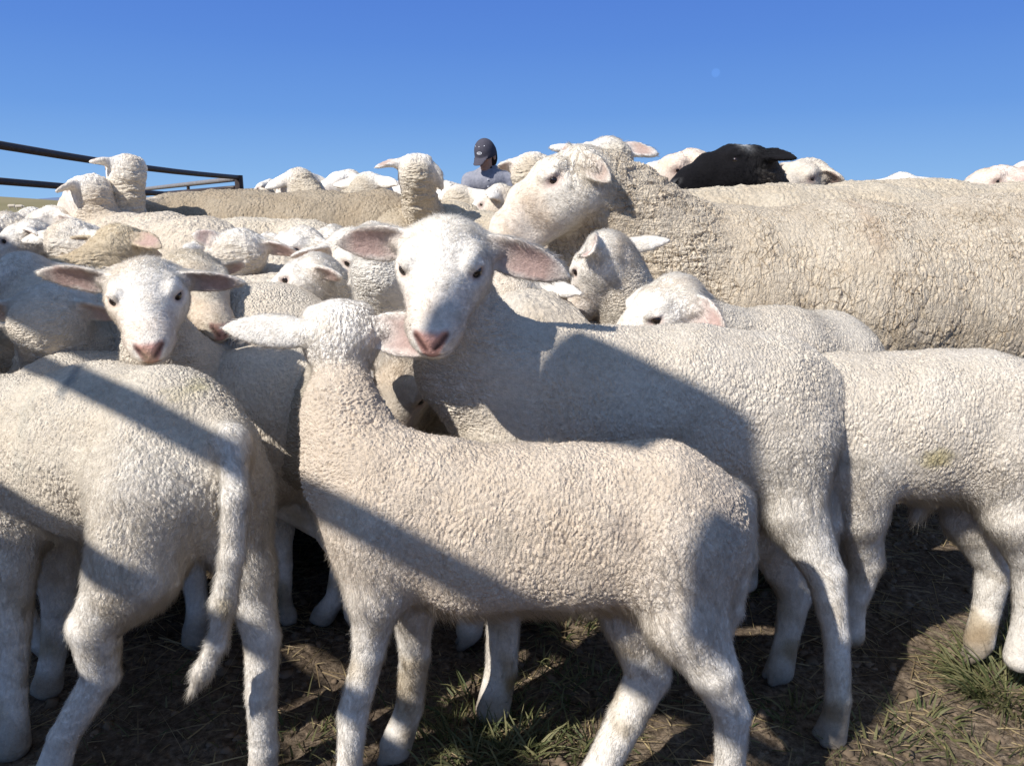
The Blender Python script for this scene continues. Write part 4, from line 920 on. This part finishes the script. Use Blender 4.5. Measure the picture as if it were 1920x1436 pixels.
def leafmat(name, c1, c2):
    m = bpy.data.materials.new(name); t = NT(m); out = t.n('ShaderNodeOutputMaterial'); bs = t.n('ShaderNodeBsdfPrincipled', i_Roughness=.6); bs.inputs['Specular IOR Level'].default_value = .3
    tr = t.n('ShaderNodeBsdfTranslucent'); mx = t.n('ShaderNodeMixShader'); mx.inputs[0].default_value = .3
    g = t.n('ShaderNodeNewGeometry').outputs['Random Per Island']; rp = t.n('ShaderNodeMapRange'); t.l(g, rp.inputs[0]); c = t.mix(rp.outputs[0], c1, c2)
    t.l(c, bs.inputs['Base Color']); t.l(c, tr.inputs[0]); t.l(bs.outputs[0], mx.inputs[1]); t.l(tr.outputs[0], mx.inputs[2]); t.l(mx.outputs[0], out.inputs[0]); return m
M_STRAW = leafmat('straw', (.42, .33, .18), (.22, .16, .09)); M_GRASS = leafmat('grass_blade', (.05, .07, .022), (.22, .20, .095))
n = 9000; p = scatter_xy(n, -1.1, 1.3, .48, 1.9, r_); keep = snoise(p, 7, 99) + r_.random(n) * 1.2 > .25; p = p[keep]; n = len(p); p[:, 2] = gz(p) + .002
a = r_.uniform(0, 6.28, n); d = np.stack([np.cos(a), np.sin(a), r_.uniform(-.02, .22, n)], 1)
V, Q = blades(p, d, .015 + .10 * r_.random(n) ** 2.5, .0009 + .0012 * r_.random(n), r_.uniform(0, .3, n), None, 'straw'); tag(build_mesh('straw', V, Q, M_STRAW, smooth=False), kind='stuff')
def tuft(cx, cy, rad, n, L, dry=.2):
    a = r_.uniform(0, 6.28, n); q = rad * np.sqrt(r_.random(n)); p = np.stack([cx + q * np.cos(a), cy + q * np.sin(a), np.zeros(n)], 1); p[:, 2] = gz(p)
    lean = r_.uniform(.15, .9, n); d = np.stack([np.cos(a) * lean, np.sin(a) * lean, np.ones(n)], 1) + r_.normal(size=(n, 3)) * .15; d /= np.linalg.norm(d, axis=1)[:, None]
    return blades(p, d, L * (.35 + .75 * r_.random(n)), .0016 + .0022 * r_.random(n), r_.uniform(.1, .9, n), None, '')
def gp(px, py):
    y = -(py - 718) / FPX; dz = -math.sin(PITCH) + y * math.cos(PITCH); t = CAM_H / -dz; return ((px - 960) / FPX * t, (math.cos(PITCH) + y * math.sin(PITCH)) * t)
VV, QQ, off = [], [], 0
tufts = [(1893, 1285, .07, 380, .10), (1830, 1275, .03, 50, .06), (1905, 1215, .05, 120, .08), (960, 1400, .055, 130, .06), (1020, 1420, .06, 110, .055), (900, 1330, .06, 80, .06), (850, 1380, .05, 90, .055), (1060, 1180, .05, 80, .06), (1000, 1290, .07, 80, .05), (560, 1400, .06, 70, .035),
         (1380, 1090, .05, 90, .06), (1100, 1300, .06, 45, .05), (1640, 1400, .06, 60, .04), (1850, 1420, .06, 90, .04), (1730, 1340, .05, 60, .04), (40, 1120, .06, 60, .04), (1500, 1350, .04, 50, .04), (880, 1430, .06, 120, .05), (1120, 1400, .05, 80, .05)]
for (x, y, rad, n, L) in tufts:
    cx, cy = gp(x, y); V, Q = tuft(cx, cy, rad, n, L); VV.append(V); QQ.append(Q + off); off += len(V)
n = 2600; p = scatter_xy(n, -.6, 1.2, .5, 1.6, r_); k = snoise(p, 5, 123) + .5 * snoise(p, 14, 5) > .45; p = p[k]; n = len(p); p[:, 2] = gz(p)
d = r_.normal(size=(n, 3)) * .45 + [0, 0, 1]; d /= np.linalg.norm(d, axis=1)[:, None]; V, Q = blades(p, d, .012 + .03 * r_.random(n), .0012 + .0014 * r_.random(n), r_.uniform(.1, .8, n), None, ''); VV.append(V); QQ.append(Q + off)
tag(build_mesh('grass', np.concatenate(VV), np.concatenate(QQ), M_GRASS, smooth=False), kind='stuff')

# far sheep grazing on the hillside
def far_sheep(px, py, Y, label, sc_=1.0):
    b = P(px, py, Y); fd = Field(); g = sc_
    fd.add(b + [-.45 * g, 0, .62 * g], b + [.35 * g, 0, .64 * g], (.24 * g, .26 * g), (.22 * g, .25 * g)); fd.add(b + [.4 * g, 0, .68 * g], b + [.68 * g, 0, .62 * g], .12 * g, .10 * g); fd.add(b + [.68 * g, 0, .64 * g], b + [.85 * g, 0, .45 * g], .10 * g, .06 * g)
    for x in (-.5, -.42, .3, .38): fd.add(b + [x * g, .1 * (1 if x in (-.5, .3) else -1), .5 * g], b + [x * g, .1 * (1 if x in (-.5, .3) else -1), 0], .07 * g, .04 * g)
    V, Q = fd.mesh(.05); c = np.tile((.5, .44, .36), (len(V), 1)); o = build_mesh('sheep', V, Q, M_FAR, b, attrs={'col': c, 'att': c * 0}); tag(o, label, 'sheep', 'sheep grazing far off')
far_sheep(24, 394, 120, 'leftmost tiny sheep standing on the far grassy hillside'); far_sheep(38, 395, 118, 'tiny far sheep just right of the leftmost one on the hillside'); far_sheep(131, 396, 112, 'tiny far sheep beside the wrinkly ewe\'s chest, low on the hillside'); far_sheep(151, 396, 110, 'tiny far sheep half hidden by the wrinkly ewe\'s chest', .9)

# ================================================================= the man behind the flock
M_WHITE = simple_material('white_thread', (.62, .62, .66), .8, .2)
M_SKIN = simple_material('skin', (.52, .32, .23), .6, .3, noise=(.44, .25, .17), scale=40); M_SHIRT = simple_material('grey_shirt', (.27, .27, .31), .85, .2, noise=(.20, .205, .24), scale=30, bump=.006)
M_CAP = simple_material('dark_cap', (.055, .052, .068), .8, .2, noise=(.07, .066, .085), scale=60, bump=.001); M_WHITE = simple_material('white_thread', (.62, .62, .66), .8, .2)
M_JEAN = simple_material('trousers', (.06, .07, .10), .9, .2); M_BEARD = simple_material('hair_dark', (.03, .02, .016), .9, .1)
Yp = 7.0; hc = P(912, 297, Yp); pb = np.array([hc[0], Yp + .35, 0])
pF = nrm((-.42, -.80, -.42)); pU = nrm(np.array([0, 0, 1]) - pF * pF[2]); pR = np.cross(pF, pU)
def H_(x, f, z): return hc + pR * x + pF * f + pU * z
def fmesh(fd, name, mat, h, par, bs):
    V, Q = fd.mesh(h); o = build_mesh(name, V, Q, mat, bs, parent=None)
    if par is not None: me = o.data; o.location = (0, 0, 0); o.parent = par
    return o
sho = np.array([hc[0] + .025, Yp + .05, hc[2] - .140]); hip = pb + [0, .02, .76]
bd = Field(); A = bd.add
A(H_(0, -.02, .03), H_(0, .0, .04), (.078, .092), (.076, .09), side=pR, k=.02); A(H_(0, .035, -.04), H_(0, .05, -.085), .058, .036, k=.03); A(H_(0, .088, -.01), H_(0, .108, -.032), .012, .014, k=.012)
for sg in (-1, 1):
    A(H_(sg * .078, -.01, -.01), H_(sg * .080, -.02, .02), (.008, .018), (.008, .018), side=pR, k=.008); A(H_(sg * .03, .082, .022), H_(sg * .05, .074, .022), .014, .012, k=.012)
    q = A(H_(sg * .03, .098, .0), H_(sg * .036, .096, .0), .011, .010, k=.008); q.op = 's'
A(H_(-.018, .090, -.058), H_(.018, .090, -.058), .010, .010, k=.006)
A(H_(0, -.035, -.05), sho + [0, .03, .02], .056, .062, k=.03)
A(sho + [-.16, 0, -.04], sho + [.16, 0, -.04], .06, .06, k=.04); A(sho + [0, .02, -.06], hip, (.15, .10), (.15, .10), side=(1, 0, 0), k=.05)
for sg in (-1, 1):
    s_ = sho + [sg * .19, 0, -.05]; el = s_ + [sg * .05, -.06, -.27]; wr = el + [-sg * .08, -.20, -.14]; A(s_, el, .050, .040, k=.03); A(el, wr, .038, .026, k=.02)
    pm = wr + nrm(wr - el) * .075; A(wr, pm, (.030, .014), (.038, .014), side=(1, 0, 0), k=.015)
    for i in range(4): f0 = pm + np.array([(i - 1.5) * .019, 0, 0]); f1 = f0 + nrm(wr - el) * (.036 + .004 * (1.5 - abs(i - 1.5))) ; A(f0, f1, .009, .008, k=.006); A(f1, f1 + [0, -.012, -.024], .008, .007, k=.004)
    th0 = wr + [-sg * .03, -.02, -.01]; A(th0, th0 + [-sg * .028, -.03, -.025], .011, .009, k=.01)
    kn = hip + [sg * .10, -.16, -.36]; an = pb + [sg * .12, .05, .09]; A(hip + [sg * .08, 0, 0], kn, .088, .062, k=.04); A(kn, an, .058, .042, k=.03); A(an + [0, .03, -.04], an + [sg * .02, -.17, -.055], .042, .034, k=.02)
man = fmesh(bd, 'person', M_SKIN, .0075, None, pb)
tag(man, 'man in a dark cap and grey collared shirt looking down behind the flock', 'person')
sh = Field(); A = sh.add
A(sho + [0, .0, .0], sho + [-.175, .0, -.065], .075, .062, k=.03); A(sho + [0, .0, .0], sho + [.175, .0, -.065], .075, .062, k=.03); A(sho + [0, .03, .0], sho + [0, .03, -.05], (.10, .085), (.13, .10), side=(1, 0, 0), k=.04); A(sho + [0, .02, -.08], hip + [0, 0, .04], (.185, .125), (.175, .125), side=(1, 0, 0), k=.06)
for sg in (-1, 1):
    s_ = sho + [sg * .185, 0, -.05]; el = s_ + [sg * .055, -.06, -.27]; wr = el + [-sg * .08, -.20, -.14]; A(s_, el, .068, .058, k=.04); A(el, el * .15 + wr * .85, .055, .045, k=.02)
    A(sho + [sg * .02, -.055, .045], sho + [sg * .075, -.05, .015], (.03, .012), (.022, .012), side=(0, 0, 1), k=.01)
    A(sho + [sg * .03, -.06, .035], sho + [sg * .055, -.10, -.005], .012, .008, k=.006)
def child(fd, name, mat, h, smooth=True):
    V, Q = fd.mesh(h); me_o = build_mesh(name, V, Q, mat, (0, 0, 0)); me = me_o.data
    co = np.empty(len(me.vertices) * 3, np.float32); me.vertices.foreach_get('co', co); co = co.reshape(-1, 3) - pb.astype(np.float32); me.vertices.foreach_set('co', co.ravel()); me.update(); me_o.parent = man; return me_o
shirt = child(sh, 'shirt', M_SHIRT, .0065)
for i in range(4):
    p_ = sho + [-.01, -.135, -.05 - .06 * i]; V, F = tube([p_ + [0, -.004, 0], p_ + [0, .006, 0]], .006, 8); poly_mesh('button', np.array(V) - pb, F, M_WHITE, (0, 0, 0), shirt)
tr = Field(); A = tr.add
A(hip + [-.07, 0, .0], hip + [.07, 0, .0], .125, .125, k=.05)
for sg in (-1, 1):
    kn = hip + [sg * .10, -.16, -.36]; an = pb + [sg * .12, .05, .12]; A(hip + [sg * .08, 0, 0], kn, .102, .078, k=.05); A(kn, an, .074, .060, k=.03)
child(tr, 'trousers', M_JEAN, .012)
hr = Field(); A = hr.add
A(H_(0, -.03, -.01), H_(0, -.04, .03), (.084, .092), (.084, .09), side=pR, k=.02); A(H_(0, -.07, -.06), H_(0, -.07, 0), .05, .05, k=.02); q = A(H_(0, .09, -.03), H_(0, .09, .06), (.10, .075), (.10, .075), side=pR, k=.01); q.op = 's'
child(hr, 'hair', M_BEARD, .007)
br = Field(); A = br.add
A(H_(-.040, .035, -.080), H_(0, .062, -.098), .020, .022, k=.02); A(H_(.040, .035, -.080), H_(0, .062, -.098), .020, .022, k=.02)
child(br, 'beard', M_BEARD, .006)
cp = Field(); A = cp.add
A(H_(0, -.005, .055), H_(0, .0, .085), (.093, .106), (.088, .098), side=pR, k=.03); A(H_(0, -.005, .045), H_(0, -.005, .05), (.094, .108), (.094, .108), side=pR, k=.02)
q = A(H_(0, 0, -.36), H_(0, .02, -.36), (.385, .385), (.385, .385), side=pR, k=.01); q.op = 's'
A(H_(0, .085, .040), H_(0, .160, .012), (.074, .007), (.052, .006), side=pR, k=.004)
cap = child(cp, 'cap', M_CAP, .0055)
from mathutils.bvhtree import BVHTree
_cb = BVHTree.FromPolygons([v.co + Vector(pb) for v in cap.data.vertices], [tuple(p.vertices) for p in cap.data.polygons])
def badge(x0, x1, z0, z1, nm, ring=0.0, tilt=0.0):
    """stitched mark laid on the front of the cap, standing 1.5 mm proud of the cloth"""
    V, F = [], []; n = 28
    for k in range(n):
        a = 2 * math.pi * k / n
        for q in (1, ring):
            x = (x0 + x1) / 2 + (x1 - x0) / 2 * math.cos(a) * q; z = (z0 + z1) / 2 + (z1 - z0) / 2 * math.sin(a) * q
            o_ = H_(x, .4, z); hit = _cb.ray_cast(Vector(o_), Vector(-pF))[0]
            V.append((np.array(hit) if hit is not None else H_(x, .1, z)) + pF * .0018)
    for k in range(n): F.append((2 * k, 2 * ((k + 1) % n), 2 * ((k + 1) % n) + 1, 2 * k + 1))
    return poly_mesh(nm, np.array(V) - pb, F, M_WHITE, (0, 0, 0), cap)
badge(-.026, .026, .072, .098, 'emblem', .70); badge(-.015, .015, .081, .089, 'emblem', .1)
for x in (-.045, 0.0, .045): badge(x - .004, x + .004, .134, .140, 'eyelet', .1)
print('all', time.time() - T0, flush=True)
